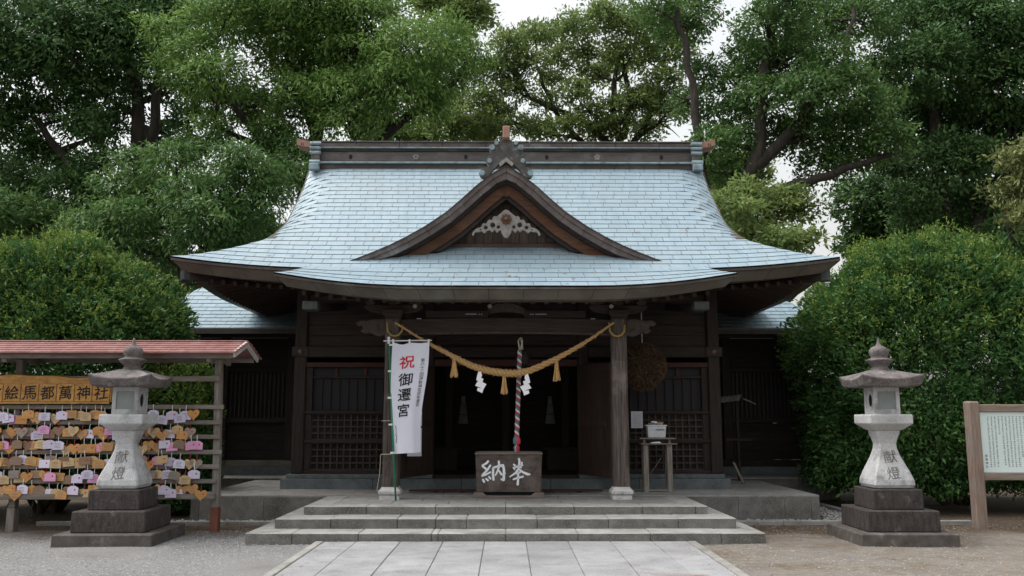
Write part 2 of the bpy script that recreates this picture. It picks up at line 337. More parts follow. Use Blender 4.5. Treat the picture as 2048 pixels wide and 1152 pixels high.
pp = [(1.52, 9.535), (1.58, 9.500), (1.68, 9.496), (1.83, 9.490), (1.97, 9.492), (2.08, 9.520), (2.12, 9.500)]
g.add([(x, y + .012, .0345) for x, y in pp] + [(x + .005, y - .012, .0345) for x, y in pp], [(i, i + 1, i + 8, i + 7) for i in range(6)])
g.build('crack_filler', 'copper_raw', pth)

# ------------------------------------------------------------------ stone steps
steps = thing('stone_steps', 'wide three step grey granite stair with landing before the shrine hall', 'steps', (0, 13, 0))
def course(y0, z0, z1, hw, depth, joints, yb):
    st = bx('step', 'mortar', steps, -hw + .05, hw - .05, y0 + .05, yb, z0, z1 - .012)
    xs = [-hw] + joints + [hw]
    for a, b in zip(xs[:-1], xs[1:]):
        G().box(a + .003, b - .003, y0, y0 + depth, z0 + .002, z1 + random.uniform(-.002, .002), 0).build('stone_block', 'granite_step', st, bevel=.009)
    for s in (-1, 1):
        y = y0 + depth
        while y < yb - .05:
            y2 = min(y + 1.05, yb); a, b = sorted((s * hw, s * (hw - .36))); G().box(a, b, y + .003, y2 - .003, z0 + .002, z1 - .001).build('stone_block', 'granite_step', st, bevel=.009); y = y2
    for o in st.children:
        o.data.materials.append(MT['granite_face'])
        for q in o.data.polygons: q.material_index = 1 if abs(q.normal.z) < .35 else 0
    return st
course(12.12, -.03, .132, 3.50, .58, [-2.87, -1.98, -1.0, -.91, 0, .97, 1.95, 2.9], 14.75)
course(12.61, .132, .270, 3.235, .58, [-2.45, -1.52, -.98, -.55, .44, 1.44, 2.42], 14.75)
top = course(13.13, .270, .388, 2.955, .37, [-2.04, -1.03, 0, 1.0, 2.0, 2.78], 14.84)
y = 13.5; k = 0
while y < 14.80:
    y2 = min(y + .46, 14.83); x = -2.59 + (.42 if k % 2 else 0)
    if k % 2: G().box(-2.587, x - .003, y + .003, y2 - .003, .28, .388).build('landing_slab', 'granite', top, bevel=.005)
    while x < 2.55:
        x2 = min(x + .86, 2.59)
        if 2.59 - x2 < .2: x2 = 2.59
        G().box(x + .003, x2 - .003, y + .003, y2 - .003, .28, .388 + random.uniform(-.002, .002)).build('landing_slab', 'granite', top, bevel=.005); x = x2
    y = y2; k += 1

# ------------------------------------------------------------------ terrace under the hall
ter = thing('stone_terrace', 'low granite terrace with grey facing slabs carrying the shrine hall', 'terrace', (0, 16, 0))
bx('terrace_core', 'mortar', ter, -5.17, 5.17, 14.87, 18.55, -.05, .37)
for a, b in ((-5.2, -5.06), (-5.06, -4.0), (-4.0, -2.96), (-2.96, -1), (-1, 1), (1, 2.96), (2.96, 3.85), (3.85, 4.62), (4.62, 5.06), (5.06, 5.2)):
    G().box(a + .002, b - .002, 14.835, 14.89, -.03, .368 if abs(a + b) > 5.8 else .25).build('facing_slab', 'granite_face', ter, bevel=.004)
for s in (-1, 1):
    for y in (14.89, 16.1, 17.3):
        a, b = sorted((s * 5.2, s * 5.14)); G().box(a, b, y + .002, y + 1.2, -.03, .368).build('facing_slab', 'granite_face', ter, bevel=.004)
y = 14.835; k = 0
for d in (.42, .62, .62, .62, .62, .82):
    x = -5.2; y2 = y + d
    while x < 5.15:
        x2 = x + (1.04 if (k % 2 == 0 or x > -5.1) else .52)
        if 5.2 - x2 < .3: x2 = 5.2
        G().box(x + .002, x2 - .002, y + .002, y2 - .002, .37, .402 + random.uniform(-.002, .002)).build('top_slab', 'granite', ter, bevel=.004); x = x2
    y = y2; k += 1

# drain kerbs in front of and beside the terrace
kerb = thing('drain_kerb', 'long low kerb of grey stone along the right side of the terrace', 'kerb', (4.6, 14.2, 0))
for a, b in ((3.55, 4.4), (4.4, 5.3), (5.3, 6.4), (6.4, 7.4)): G().box(a + .003, b - .003, 14.22, 14.34, -.05, .055).build('kerb_stone', 'granite', kerb, bevel=.008)
G().box(6.0, 6.12, 14.345, 18.6, -.05, .05).build('kerb_stone', 'granite', kerb, bevel=.008)
kerb2 = thing('drain_kerb', 'long low kerb of grey stone behind the plaque rack at left', 'kerb', (-4.6, 14.2, 0))
for a, b in ((-7.4, -6.4), (-6.4, -5.3), (-5.3, -4.4), (-4.4, -3.55)): G().box(a + .003, b - .003, 14.22, 14.34, -.05, .05).build('kerb_stone', 'granite', kerb2, bevel=.008)
def scatter(name, label, cat, m, areas, n, r0, r1, seed, flat=.6):
    r = np.random.default_rng(seed); V = []; F = []; T = []; base = np.array([(1, 0, 0), (0, 1, 0), (-1, 0, 0), (0, -1, 0), (0, 0, 1), (.0, 0, -.4)]); fc = [(0, 1, 4), (1, 2, 4), (2, 3, 4), (3, 0, 4)]
    vs = []; fs = []; k = 0
    for (x0, x1, y0, y1, share, z) in areas:
        m_ = int(n * share); c = np.stack([r.uniform(x0, x1, m_), r.uniform(y0, y1, m_), np.full(m_, z)], 1); s = r.uniform(r0, r1, m_)
        sc3 = np.stack([s * r.uniform(.7, 1.4, m_), s * r.uniform(.7, 1.4, m_), s * flat * r.uniform(.5, 1.2, m_)], 1); a = r.uniform(0, 6.28, m_)
        b = base[None] * sc3[:, None]; ca, sa = np.cos(a)[:, None], np.sin(a)[:, None]
        p = np.stack([b[..., 0] * ca - b[..., 1] * sa, b[..., 0] * sa + b[..., 1] * ca, b[..., 2]], 2) + c[:, None]
        vs.append(p.reshape(-1, 3)); f = np.array(fc)[None] + (np.arange(m_) * 6)[:, None, None] + k; fs.append(f.reshape(-1, 3)); k += m_ * 6; T += list(np.repeat(r.uniform(0, 1, m_), 4))
    me = bpy.data.meshes.new(name); me.from_pydata(np.concatenate(vs).tolist(), [], np.concatenate(fs).tolist()); me.materials.append(MT[m])
    at = me.attributes.new('tint', 'FLOAT', 'FACE'); at.data.foreach_set('value', T); o = bpy.data.objects.new(name, me); col.objects.link(o); tag(o, label, cat, kind='stuff'); return o
scatter('gravel', 'fine grey gravel strewn over the forecourt left of the path', 'gravel', 'pebble', [(-9, -2.6, 8.5, 12.9, .8, -.008), (-4.6, -3.5, 12.1, 13.6, .05, -.008), (-9, -2.6, 3, 8.5, .15, -.008), (-2.56, -2.2, 9, 12.05, .008, .033)], 26000, .004, .011, 3)
scatter('grit', 'tan grit and small stones on the dirt right of the path', 'gravel', 'pebble_tan', [(2.6, 9, 8.5, 14.2, .85, -.008), (2.6, 9, 3, 8.5, .15, -.008), (2.2, 2.56, 9, 12.05, .02, .033), (-3.2, 3.2, 12.2, 12.6, .01, .134)], 6500, .004, .012, 4)
scatter('drip_pebbles', 'band of round grey pebbles along the foot of the terrace', 'pebbles', 'pebble', [(3.0, 5.95, 14.36, 14.8, .5, .0), (5.25, 5.97, 14.8, 18.4, .4, .0), (-5.9, -3.0, 14.36, 14.8, .25, 0)], 1500, .018, .045, 5, .8)

# ------------------------------------------------------------------ shrine hall
hall = thing('shrine_hall', 'dark timber shrine hall with sweeping pale blue green copper roof and porch', 'shrine', (0, 18, .39))
# stone sill
for a, b in ((-4.06, -2.4), (-2.4, -.8), (-.8, .8), (.8, 2.4), (2.4, 4.06)):
    G().box(a + .002, b - .002, 16.08, 16.5, .395, .585).build('sill_stone', 'granite_blue', hall, bevel=.008)
for s in (-1, 1):
    a, b = sorted((s * 4.06, s * 3.6)); G().box(a, b, 16.502, 20.0, .395, .58).build('sill_stone', 'granite_blue', hall, bevel=.008)
    a, b = sorted((s * 3.98, s * 1.33)); G().box(a, b, 16.17, 16.5, .587, .66).build('sill_stone', 'granite_blue', hall, bevel=.008)
bx('threshold', 'dark_h', hall, -1.32, 1.32, 16.25, 16.55, .587, .64, .006)
# posts
for x, wd in ((-3.81, .22), (3.86, .22), (-1.43, .20), (1.43, .20)):
    G().box(x - wd / 2, x + wd / 2, 16.26, 16.26 + wd, .661 if abs(x) > 1.5 else .662, 4.16).build('post', 'dark_v', hall, bevel=.02)
for x in (-3.82, 3.82):
    for y in (18.0, 19.75): G().box(x - .1, x + .1, y, y + .2, .585, 4.16).build('post', 'dark_v', hall, bevel=.02)
# sill beam, tie beams
for a, b in ((-3.70, -1.53), (1.53, 3.75)):
    bx('sill_beam', 'dark_h', hall, a, b, 16.29, 16.44, .661, .73, .006)
    bx('rail', 'dark_h', hall, a, b, 16.27, 16.40, 1.745, 1.80, .006)
    bx('rail', 'dark_h', hall, a, b, 16.275, 16.40, 1.215, 1.275, .006)
    bx('lintel', 'red_beam', hall, a, b, 16.28, 16.42, 2.60, 2.69, .006)
    bx('tie_beam', 'dark_h', hall, a, b, 16.25, 16.45, 2.785, 2.985, .012)
    # jamb frames
    for x in (a, b - .12): bx('jamb', 'dark_v', hall, x, x + .12, 16.31, 16.42, .732, 2.598, .006)
    a2, b2 = a + .12, b - .12
    # lattice panels
    for z0, z1 in ((.735, 1.213), (1.277, 1.743)):
        g = G(); n = int((b2 - a2) / .118); p = (b2 - a2) / n
        for i in range(n + 1): g.box(a2 + i * p - .013, a2 + i * p + .013, 16.335, 16.365, z0, z1)
        m_ = int((z1 - z0) / .115); q = (z1 - z0) / m_
        for i in range(m_ + 1): g.box(a2, b2, 16.328, 16.358, z0 + i * q - .012, z0 + i * q + .012)
        tag(g.build('lattice', 'lattice', hall), kind='stuff')
        bx('backing_board', 'dark_h', hall, a2, b2, 16.40, 16.42, z0, z1)
    # window band: dark panes behind thin mullions
    bx('pane', 'glass_dark', hall, a2, b2, 16.395, 16.405, 1.802, 2.40)
    n = int((b2 - a2) / .16); p = (b2 - a2) / n
    for i in range(1, n): bx('mullion', 'dark_v', hall, a2 + i * p - .012, a2 + i * p + .012, 16.36, 16.39, 1.802, 2.40)
    bx('window_head', 'dark_h', hall, a2, b2, 16.33, 16.40, 2.40, 2.435, .004)
    bx('transom_pane', 'glass_dark', hall, a2, b2, 16.39, 16.40, 2.437, 2.598)
    for i in range(3): x = a2 + (b2 - a2) * (.22 + .28 * i); bx('hanger', 'red_beam', hall, x - .03, x + .03, 16.35, 16.38, 2.44 - .05 * (i != 1), 2.598, .004)
bx('lintel', 'red_beam', hall, -1.32, 1.32, 16.27, 16.42, 2.62, 2.745, .006)
bx('tie_beam', 'dark_h', hall, -1.33, 1.33, 16.25, 16.45, 2.785, 2.985, .012)
for x in (-3.81, 3.86): # beam nosings wrapping the corner posts, with nail covers
    bx('beam_collar', 'beam', hall, x - .16, x + .16, 16.225, 16.50, 2.79, 2.98, .02)
    G().lathe([(.0, 0), (.045, .0), (.04, .02), (.0, .03)], (0, 0, 0), 12).build('nail_cover', 'brass_dull', hall).matrix_local = Matrix.Translation(Vector((x, 16.222, 2.885)) - worigin(hall)) @ Matrix.Rotation(R(90), 4, 'X')
# wall boards above the tie beams
for a, b in ((-3.70, -1.53), (-1.33, 1.33), (1.53, 3.75)):
    z = 2.987
    for h in (.205, .2, .21, .2, .2): bx('wall_board', 'dark_h', hall, a, b, 16.34 + random.uniform(0, .006), 16.42, z + .003, z + h, .005); z += h
bx('wall_plate', 'dark_h', hall, -3.95, 3.97, 16.20, 16.48, 4.03, 4.20, .01)
# side and back walls
for s in (-1, 1):
    z = .585
    while z < 4.1:
        z2 = z + .27; a, b = sorted((s * 3.80, s * 3.86)); bx('wall_board', 'dark_y', hall, a, b, 16.48, 19.8, z + .003, min(z2, 4.15), .005); z = z2
z = .585
while z < 4.1: bx('wall_board', 'dark_h', hall, -3.72, 3.72, 19.80, 19.88, z + .003, min(z + .3, 4.15), .005); z += .3
bx('back_panel', 'dark_h', hall, -3.9, 3.9, 19.885, 19.93, .4, 4.2)  # unseen back and side panels, added to stop daylight leaking between the boards
for s in (-1, 1): bx('side_panel', 'dark_y', hall, *sorted((s * 3.865, s * 3.90)), 16.5, 19.88, .585, 4.2)
# interior
bx('floor', 'dark_y', hall, -3.7, 3.7, 16.5, 19.8, .56, .615); bx('ceiling', 'dark_y', hall, -3.7, 3.7, 16.5, 19.8, 3.1, 3.16)
for a, b in ((-1.75, -.9), (.75, 1.9)): bx('inner_rail', 'dark_h', hall, a, b, 18.2, 18.28, 1.02, 1.08, .006); bx('inner_panel', 'dark_v', hall, a + .1, b - .1, 18.22, 18.26, .62, 1.02, .006)
for x in (-1.2, 0, 1.25): bx('inner_post', 'dark_v', hall, x - .08, x + .08, 18.6, 18.76, .62, 3.1, .01)
# doors standing open towards the porch
for s in (-1, 1):
    hx, hy = s * 1.34, 16.24; ex, ey = s * 1.80, 15.02; ln = math.hypot(ex - hx, ey - hy); ang = math.atan2(ey - hy, ex - hx)
    Mt = Matrix.Translation((hx, hy, .66)) @ Matrix.Rotation(ang, 4, 'Z')
    d = G()
    for z0, z1 in ((0, .12), (.86, .96), (1.83, 1.95)): d.box(.08, ln - .08, -.022, .022, z0, z1, M=Mt)
    for u in (0, ln - .085): d.box(u, u + .085, -.024, .024, 0, 1.95, M=Mt)
    dr = d.build('door', 'door', hall, bevel=.004)
    n = 5; p = (ln - .16) / n
    for i in range(n): G().box(.08 + i * p + .002, .08 + (i + 1) * p - .002, -.012, .012, .05, 1.9, M=Mt).build('plank', 'door', dr)
    h_ = G(); h_.tube([Mt @ Vector((ln - .04, q, zz)) for q, zz in ((-.02 * -s, .9), (.05 * s, .92), (.05 * s, 1.04), (.02 * s, 1.06))], .009, 6); h_.build('handle', 'brass_dull', dr)
# ---------------------------- porch frame
for s in (-1, 1):
    x = s * 1.842
    G().squares([(.128, .0), (.122, 2.83)], (x, 14.3, .585), .03).build('porch_pillar', 'pillar', hall)
    b_ = G(); b_.squares([(.155, 0), (.155, .065)], (x, 14.3, .389), .004); b_.build('pillar_base', 'base_white', hall)
    b_ = G(); b_.squares([(.150, 0), (.175, .025), (.178, .065), (.135, .115), (.131, .13)], (x, 14.3, .455), .02); b_.build('pillar_base', 'base_white', hall, smooth=False)
    # bracket set: bearing block, boat arm, three small blocks
    k = G(); k.squares([(.13, 0), (.13, .05), (.17, .09), (.17, .15)], (x, 14.3, 3.26), .0); k.build('bearing_block', 'beam', hall)
    arm = [(-.48, .14), (-.48, .09), (-.40, .03), (-.26, 0), (.26, 0), (.40, .03), (.48, .09), (.48, .14)]
    G().prism([(x + a, 3.36 + z) for a, z in arm], 14.23, 14.37).build('bracket_arm', 'beam', hall, bevel=.01)
    for q in (-.38, 0, .38): k = G(); k.squares([(.06, 0), (.085, .04), (.085, .075)], (x + q, 14.3, 3.502), 0); k.build('small_block', 'beam', hall)
    # carved nosing outside the pillar
    nos = [(0, .0), (.0, .26), (.16, .27), (.30, .24), (.42, .25), (.50, .20), (.46, .15), (.40, .16), (.37, .11), (.42, .07), (.34, .03), (.26, .05), (.18, .0), (.1, -.02)]
    G().prism([(x + s * (.12 + a), 3.0 + z) for a, z in nos], 14.22, 14.38).build('beam_nosing', 'carved_dark', hall, bevel=.008)
    G().prism([(x + s * (.30 + .055 * math.cos(a)), 3.12 + .055 * math.sin(a)) for a in [i * math.pi / 5 for i in range(10)]], 14.205, 14.225).build('scroll', 'carved_dark', hall)
    # hook of rope tied round the pillar
    # tie beam from pillar to hall
    pts = [(x, 14.42, 3.05), (x, 14.9, 3.16), (x, 15.5, 3.22), (x, 16.2, 3.22)]
    rings = []
    for p in pts: rings.append([(p[0] - .07, p[1], p[2]), (p[0] + .07, p[1], p[2]), (p[0] + .07, p[1], p[2] + .2), (p[0] - .07, p[1], p[2] + .2)])
    G().loft(rings).build('tie_beam', 'beam', hall)
# rainbow beam with moulded lower edge
rings = []
for i in range(21):
    x = -1.715 + 3.43 * i / 20; c = .03 * (1 - (x / 1.72) ** 2)
    rings.append([(x, 14.21, 2.995 + c), (x, 14.39, 2.995 + c), (x, 14.39, 3.25 + c), (x, 14.21, 3.25 + c)])
G().loft(rings).build('rainbow_beam', 'beam', hall)
rings = []
for i in range(21):
    x = -1.715 + 3.43 * i / 20; c = .03 * (1 - (x / 1.72) ** 2)
    rings.append([(x, 14.195, 2.995 + c), (x, 14.209, 2.995 + c), (x, 14.209, 3.025 + c), (x, 14.195, 3.025 + c)])
G().loft(rings).build('beam_moulding', 'carved_dark', hall)
# frog-leg strut in the middle with metal trim
fl = [(-.5, 0), (-.42, .0), (-.25, .07), (-.1, .1), (0, .1), (.1, .1), (.25, .07), (.42, 0), (.5, 0), (.3, .16), (.12, .24), (-.12, .24), (-.3, .16)]
G().prism([(x, 3.285 + z) for x, z in fl], 14.26, 14.34).build('frog_leg_strut', 'carved_dark', hall)
for s in (-1, 1):
    bx('metal_trim', 'silver', hall, *sorted((s * .48, s * .66)), 14.186, 14.193, 3.335, 3.35); 
    bx('trim_board', 'dark_h', hall, *sorted((s * .30, s * 1.3)), 14.195, 14.25, 3.29, 3.40, .004)
    for q in (.40, .44): bx('metal_trim', 'silver', hall, s * q - .012, s * q + .012, 14.186, 14.193, 3.335, 3.348)
    bx('metal_trim', 'silver', hall, s * 1.42 - .035, s * 1.42 + .035, 14.19, 14.205, 3.262, 3.275)
bx('porch_purlin', 'dark_h', hall, -3.02, 3.02, 14.22, 14.38, 3.58, 3.70, .012)
for s in (-1, 1): # copper capped purlin ends
    G().box(*sorted((s * 2.93, s * 3.17)), 13.52, 13.72, 3.335, 3.47).build('beam_end_cap', 'cap_metal', hall, bevel=.012)
    G().bar((s * 3.05, 13.70, 3.38), (s * 3.05, 16.2, 3.72), .16, .13).build('cantilever_beam', 'dark_y', hall)
for x in (-1.4, -.25, 1.62): # round lamps sockets under the eave
    G().lathe([(.0, 0), (.035, 0), (.035, .02), (.02, .03), (0, .03)], (0, 0, 0), 12).build('eave_fitting', 'brass_dull', hall).matrix_local = Matrix.Translation(Vector((x, 13.365, 3.365)) - worigin(hall)) @ Matrix.Rotation(R(90), 4, 'X')
bx('floor_strip', 'red_beam', hall, -1.66, 1.66, 15.30, 15.42, .425, .452, .004)
for x in (-1.2, -.75, .78, 1.25): bx('strip_block', 'dark_h', hall, x - .04, x + .04, 15.31, 15.41, .404, .425)

# ------------------------------------------------------------------ roofs
Y0, YR, HX = 14.5, 18.1, 5.64
def zq(q): return 4.15 + .61 * q + .058 * q * q
def xlim(q): return HX - (HX - 4.27) * q / 1.1 if q < 1.1 else 4.27 - .1 * (q - 1.1) / 2.5
def zmain(x, q):
    ax = abs(x); z = zq(q) + .20 * min(max((ax - 2.9) / 2.74, 0), 1) ** 2 * max(0, 1 - q / 1.7) ** 1.5
    if q > 1.0: z -= .24 * smooth01(1.0, 2.2, q) * (1 - .6 * smooth01(3.0, 3.6, q)) * min(max((ax - (xlim(q) - .6)) / .6, 0), 1) ** 2
    return z
def zside(p, y):   # p: distance in from the side eave
    q = p * 1.1 / 1.37; d = min(y - Y0, 2 * YR - Y0 - y)
    return zq(q) + .20 * min(max(1 - d / 2.74, 0), 1) ** 2 * max(0, 1 - q / 1.7) ** 1.5
PY = 13.1
def pedge(q): return 3.52 - .16 * q / 1.4
def zporch(x, q): return 3.64 + .33 * q + .026 * q * q + .20 * min(max((abs(x) - 1.3) / 2.2, 0), 1) ** 2 * max(0, 1 - q / 1.6)
DP = [(0, 6.03), (.27, 5.87), (.535, 5.655), (.80, 5.405), (1.05, 5.187), (1.40, 4.945), (1.727, 4.753), (2.0, 4.615), (2.289, 4.489), (2.52, 4.395), (2.70, 4.325)]
def zdorm(x):
    x = abs(x)
    for (a, za), (b, zb) in zip(DP[:-1], DP[1:]):
        if a <= x <= b: return za + (zb - za) * (x - a) / (b - a)
    return 0
roof = G(); nq = 24; nx = 40
for side in (0, 1):
    V = []
    for i in range(nq + 1):
        q = 3.6 * i / nq; xl = xlim(q)
        for j in range(nx + 1): x = -xl + 2 * xl * j / nx; V.append((x, Y0 + q if side == 0 else 2 * YR - Y0 - q, zmain(x, q) - .012))
    F = [(i * (nx + 1) + j, i * (nx + 1) + j + 1, (i + 1) * (nx + 1) + j + 1, (i + 1) * (nx + 1) + j) for i in range(nq) for j in range(nx)]
    F = [f if side == 0 else f[::-1] for f in F]; roof.add(V, F, side)
for s in (-1, 1):
    V = []; n1, n2 = 8, 30
    for i in range(n1 + 1):
        p = 1.37 * i / n1; e = 1.1 * i / n1
        for j in range(n2 + 1): y = Y0 + e + (2 * (YR - Y0) - 2 * e) * j / n2; V.append((s * (HX - p), y, zside(p, y) - .012))
    F = [(i * (n2 + 1) + j, i * (n2 + 1) + j + 1, (i + 1) * (n2 + 1) + j + 1, (i + 1) * (n2 + 1) + j) for i in range(n1) for j in range(n2)]
    roof.add(V, F if s < 0 else [f[::-1] for f in F], 1)
    # gable end wall
    V = [(s * 4.12, Y0 + q, zmain(4.12, q) - .03) for q in [1.1 + 2.5 * i / 10 for i in range(11)]] + [(s * 4.12, 2 * YR - Y0 - q, zmain(4.12, q) - .03) for q in [3.6 - 2.5 * i / 10 for i in range(1, 11)]]
    roof.add(V, [tuple(range(len(V)))], 2)
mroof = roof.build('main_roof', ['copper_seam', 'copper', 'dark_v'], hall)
# verge trim along both gable slopes
for s in (-1, 1):
    for sd in (0, 1):
        rings = []
        for i in range(13):
            q = 1.06 + 2.54 * i / 12; y = Y0 + q if sd == 0 else 2 * YR - Y0 - q; x = xlim(q); z = zmain(x, q)
            rings.append([(s * (x + .01), y, z + .02), (s * (x + .01), y, z - .16), (s * (x - .14), y, z - .16), (s * (x - .14), y, z + .012)])
        G().loft(rings).build('verge', 'copper_edge', mroof)
tiles = []     # (size key, corner function data)
def tile(fn, x0a, x1a, x0b, x1b, qa, qb, lip, key):
    gp = .0035
    a, b, c, d = fn(x0a + gp, qa), fn(x1a - gp, qa), fn(x1b - gp, qb), fn(x0b + gp, qb)
    up = lambda p, h: (p[0], p[1], p[2] + h)
    V = [up(a, lip), up(b, lip), up(c, .003), up(d, .003), up(a, -.014), up(b, -.014), up(c, -.012), up(d, -.012)]
    tiles.append((key, V))
TF = [(0, 1, 2, 3), (0, 4, 5, 1), (1, 5, 6, 2), (3, 7, 4, 0)]
fm = lambda x, q: (x, Y0 + q, zmain(x, q))
fp = lambda x, q: (x, PY + q, zporch(x, q))
qs = [0.]; step = .185
while qs[-1] < 3.5: 
    q = qs[-1]; sl = .61 + .116 * q; qs.append(min(q + (.205 - .05 * q / 3.6) / math.sqrt(1 + sl * sl), 3.6))
for i in range(len(qs) - 1):
    qa, qb = qs[i], qs[i + 1]; wdt = .335 - .035 * i / len(qs); x = -7.0 - (wdt / 2 if i % 2 else 0)
    while x < 6.2:
        x1 = x + wdt + random.uniform(-.012, .012); c = lambda v, q: min(max(v, -xlim(q)), xlim(q))
        a0, a1, b0, b1 = c(x, qa), c(x1, qa), c(x, qb), c(x1, qb); xm = (x + x1) / 2
        hid = (Y0 + qa > 15.42 and abs(xm) < 2.6 and zdorm(xm) > zmain(xm, (qa + qb) / 2) + .10) 
        if a1 - a0 > .03 and not hid: tile(fm, a0, a1, b0, b1, qa, qb, .014, 1 / (Y0 + qa) * (1.2 if abs(xm) > 3.3 and qa < .7 else 1))
        x = x1
n = 4
for i in range(n):
    qa, qb = 1.4 * i / n, 1.4 * (i + 1) / n + (.06 if i == n - 1 else 0); wdt = .42; x = -4.2 - (.21 if i % 2 else 0)
    while x < 3.6:
        x1 = x + wdt; c = lambda v, q: min(max(v, -pedge(q)), pedge(q)); a0, a1, b0, b1 = c(x, qa), c(x1, qa), c(x, qb), c(x1, qb)
        if a1 - a0 > .03: tile(fp, a0, a1, b0, b1, qa, qb, .013, 10)
        x = x1
# porch roof deck
V = []; nx = 30; nq = 8
for i in range(nq + 1):
    q = 1.4 * i / nq
    for j in range(nx + 1): x = -pedge(q) + 2 * pedge(q) * j / nx; V.append((x, PY + q, zporch(x, q) - .012))
g = G(); g.add(V, [(i * (nx + 1) + j, i * (nx + 1) + j + 1, (i + 1) * (nx + 1) + j + 1, (i + 1) * (nx + 1) + j) for i in range(nq) for j in range(nx)])
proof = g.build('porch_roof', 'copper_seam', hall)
tiles.sort(key=lambda t: -t[0])
n_p = sum(1 for t in tiles if t[0] == 10); rest = G()
for i, (key, V) in enumerate(tiles):
    tv = random.random()
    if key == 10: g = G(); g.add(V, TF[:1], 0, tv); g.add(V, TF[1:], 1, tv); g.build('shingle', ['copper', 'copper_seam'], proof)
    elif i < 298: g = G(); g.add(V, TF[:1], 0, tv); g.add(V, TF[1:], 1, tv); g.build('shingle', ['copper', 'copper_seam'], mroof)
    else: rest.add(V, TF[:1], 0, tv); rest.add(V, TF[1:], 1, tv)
tag(rest.build('shingles', ['copper', 'copper_seam'], mroof), kind='stuff')
# eave edges: layered copper band round the main eave and the porch eave
PROF = [(0, .012), (0, -.055), (.035, -.062), (.16, -.225), (.40, -.235)]
def eave_seg(fn, ts, name, mats, parent):
    g = G()
    rings = [[fn(t, ins, dz) for ins, dz in PROF] for t in ts]
    n = len(PROF); V = [p for r in rings for p in r]; F = []; mm = []
    for i in range(len(rings) - 1):
        for j in range(n - 1): F.append((i * n + j, i * n + j + 1, (i + 1) * n + j + 1, (i + 1) * n + j)); mm.append(0 if j < 2 else 1)
    g.add(V, F); g.m = mm; return g.build(name, mats, parent)
def f_front(t, ins, dz): return (t * (HX - ins) / HX, Y0 + ins, zmain(t, 0) + dz)
def f_back(t, ins, dz): return (t * (HX - ins) / HX, 2 * YR - Y0 - ins, zmain(t, 0) + dz)
def f_side(s):
    return lambda t, ins, dz: (s * (HX - ins), YR + (t - YR) * (YR - Y0 - ins) / (YR - Y0), zside(0, t) + dz)
def f_porch(t, ins, dz): return (t * (3.52 - ins) / 3.52, PY + ins, zporch(t, 0) + dz * .82)
def f_pside(s):
    return lambda t, ins, dz: (s * (pedge(t) - ins), PY + max(t, ins), zporch(pedge(t), t) + dz * .82)
def segs(fn, a, b, n, name, parent, sub=4, gap=.0025):
    for i in range(n):
        u, v = a + (b - a) * i / n, a + (b - a) * (i + 1) / n; k = gap if b > a else -gap
        eave_seg(fn, [u + k + (v - u - 2 * k) * j / sub for j in range(sub + 1)], name, ['copper_edge', 'copper_fascia'], parent)
segs(f_front, -HX, HX, 20, 'fascia_panel', mroof); segs(f_back, -HX, HX, 4, 'fascia_panel', mroof, 8)
for s in (-1, 1): segs(f_side(s), Y0, 2 * YR - Y0, 6, 'fascia_panel', mroof, 6); segs(f_pside(s), 0, 1.5, 2, 'fascia_panel', proof, 4)
segs(f_porch, -3.52, 3.52, 13, 'fascia_panel', proof)
# soffits
def soffit(name, outer, inner, parent):
    n = len(outer); g = G(); g.add(outer + inner, [(i, (i + 1) % n, n + (i + 1) % n, n + i) for i in range(n)]); return g.build(name, 'dark_y', parent)
o_, i_ = [], []
def add_side(fn, a, b, k, inn):
    for j in range(k): t = a + (b - a) * j / k; o_.append(fn(t, .38, -.20)); i_.append(inn(t))
add_side(f_front, -HX, HX, 20, lambda t: (t * 3.9 / HX, 16.3, 4.30)); add_side(f_side(1), Y0, 2 * YR - Y0, 12, lambda t: (3.9, YR + (t - YR) * (YR - 16.3) / 3.6, 4.30))
add_side(f_back, HX, -HX, 20, lambda t: (t * 3.9 / HX, 2 * YR - 16.3, 4.30)); add_side(f_side(-1), 2 * YR - Y0, Y0, 12, lambda t: (-3.9, YR + (t - YR) * (YR - 16.3) / 3.6, 4.30))
soffit('soffit', o_, i_, mroof)
po = [f_porch(-3.52 + 7.04 * j / 20, .3, -.17) for j in range(21)]; pi_ = [(-3.2 + 6.4 * j / 20, 16.25, 4.05) for j in range(21)]
g = G(); g.add(po + pi_, [(i, i + 1, 22 + i, 21 + i) for i in range(20)]); g.build('soffit', 'dark_y', proof)
# rafters
def rafter(a, b, w_, h_, parent): G().bar(a, b, w_, h_).build('rafter', 'rafter', parent)
x = -3.15
while x < 3.2: rafter((x, 13.50, zporch(x, 0) - .185), (x, 16.2, 3.985), .062, .07, proof); x += .21
x = -5.28
while x < 5.3:
    ax = abs(x); ye = 16.2 if ax < 3.9 else 14.85 + (5.32 - ax) / 1.42 * 1.35
    if ye - 14.85 > .1 and ax > 3.0: z0 = zmain(x, 0) - .27; k = (ye - 14.85) / 1.35; rafter((x, 14.95, z0), (x, ye, z0 + (4.23 - z0) * k), .06, .075, mroof)
    x += .2
for s in (-1, 1):
    y = 14.95
    while y < 21.3:
        d = min(y - Y0, 2 * YR - Y0 - y); k = 1 if d > 1.8 else max((d - .35) / 1.45, .08); z0 = zside(0, y) - .27; rafter((s * 5.2, y, z0), (s * (5.3 - 1.38 * k), y, z0 + (4.23 - z0) * k), .06, .075, mroof); y += .2
    for sg, yy in ((1, Y0), (-1, 2 * YR - Y0)):
        G().bar((s * 5.42, yy + sg * .24, 4.13 - .05), (s * 3.9, yy + sg * 1.75, 4.17), .15, .18).build('hip_rafter', 'dark_y', mroof)
        G().box(-.09, .09, -.07, .07, -.105, .105, M=Matrix.Translation((s * 5.43, yy + sg * .23, 4.08)) @ Matrix.Rotation(R(-45 * s * sg), 4, 'Z')).build('hip_cap', 'cap_metal', mroof, bevel=.01)
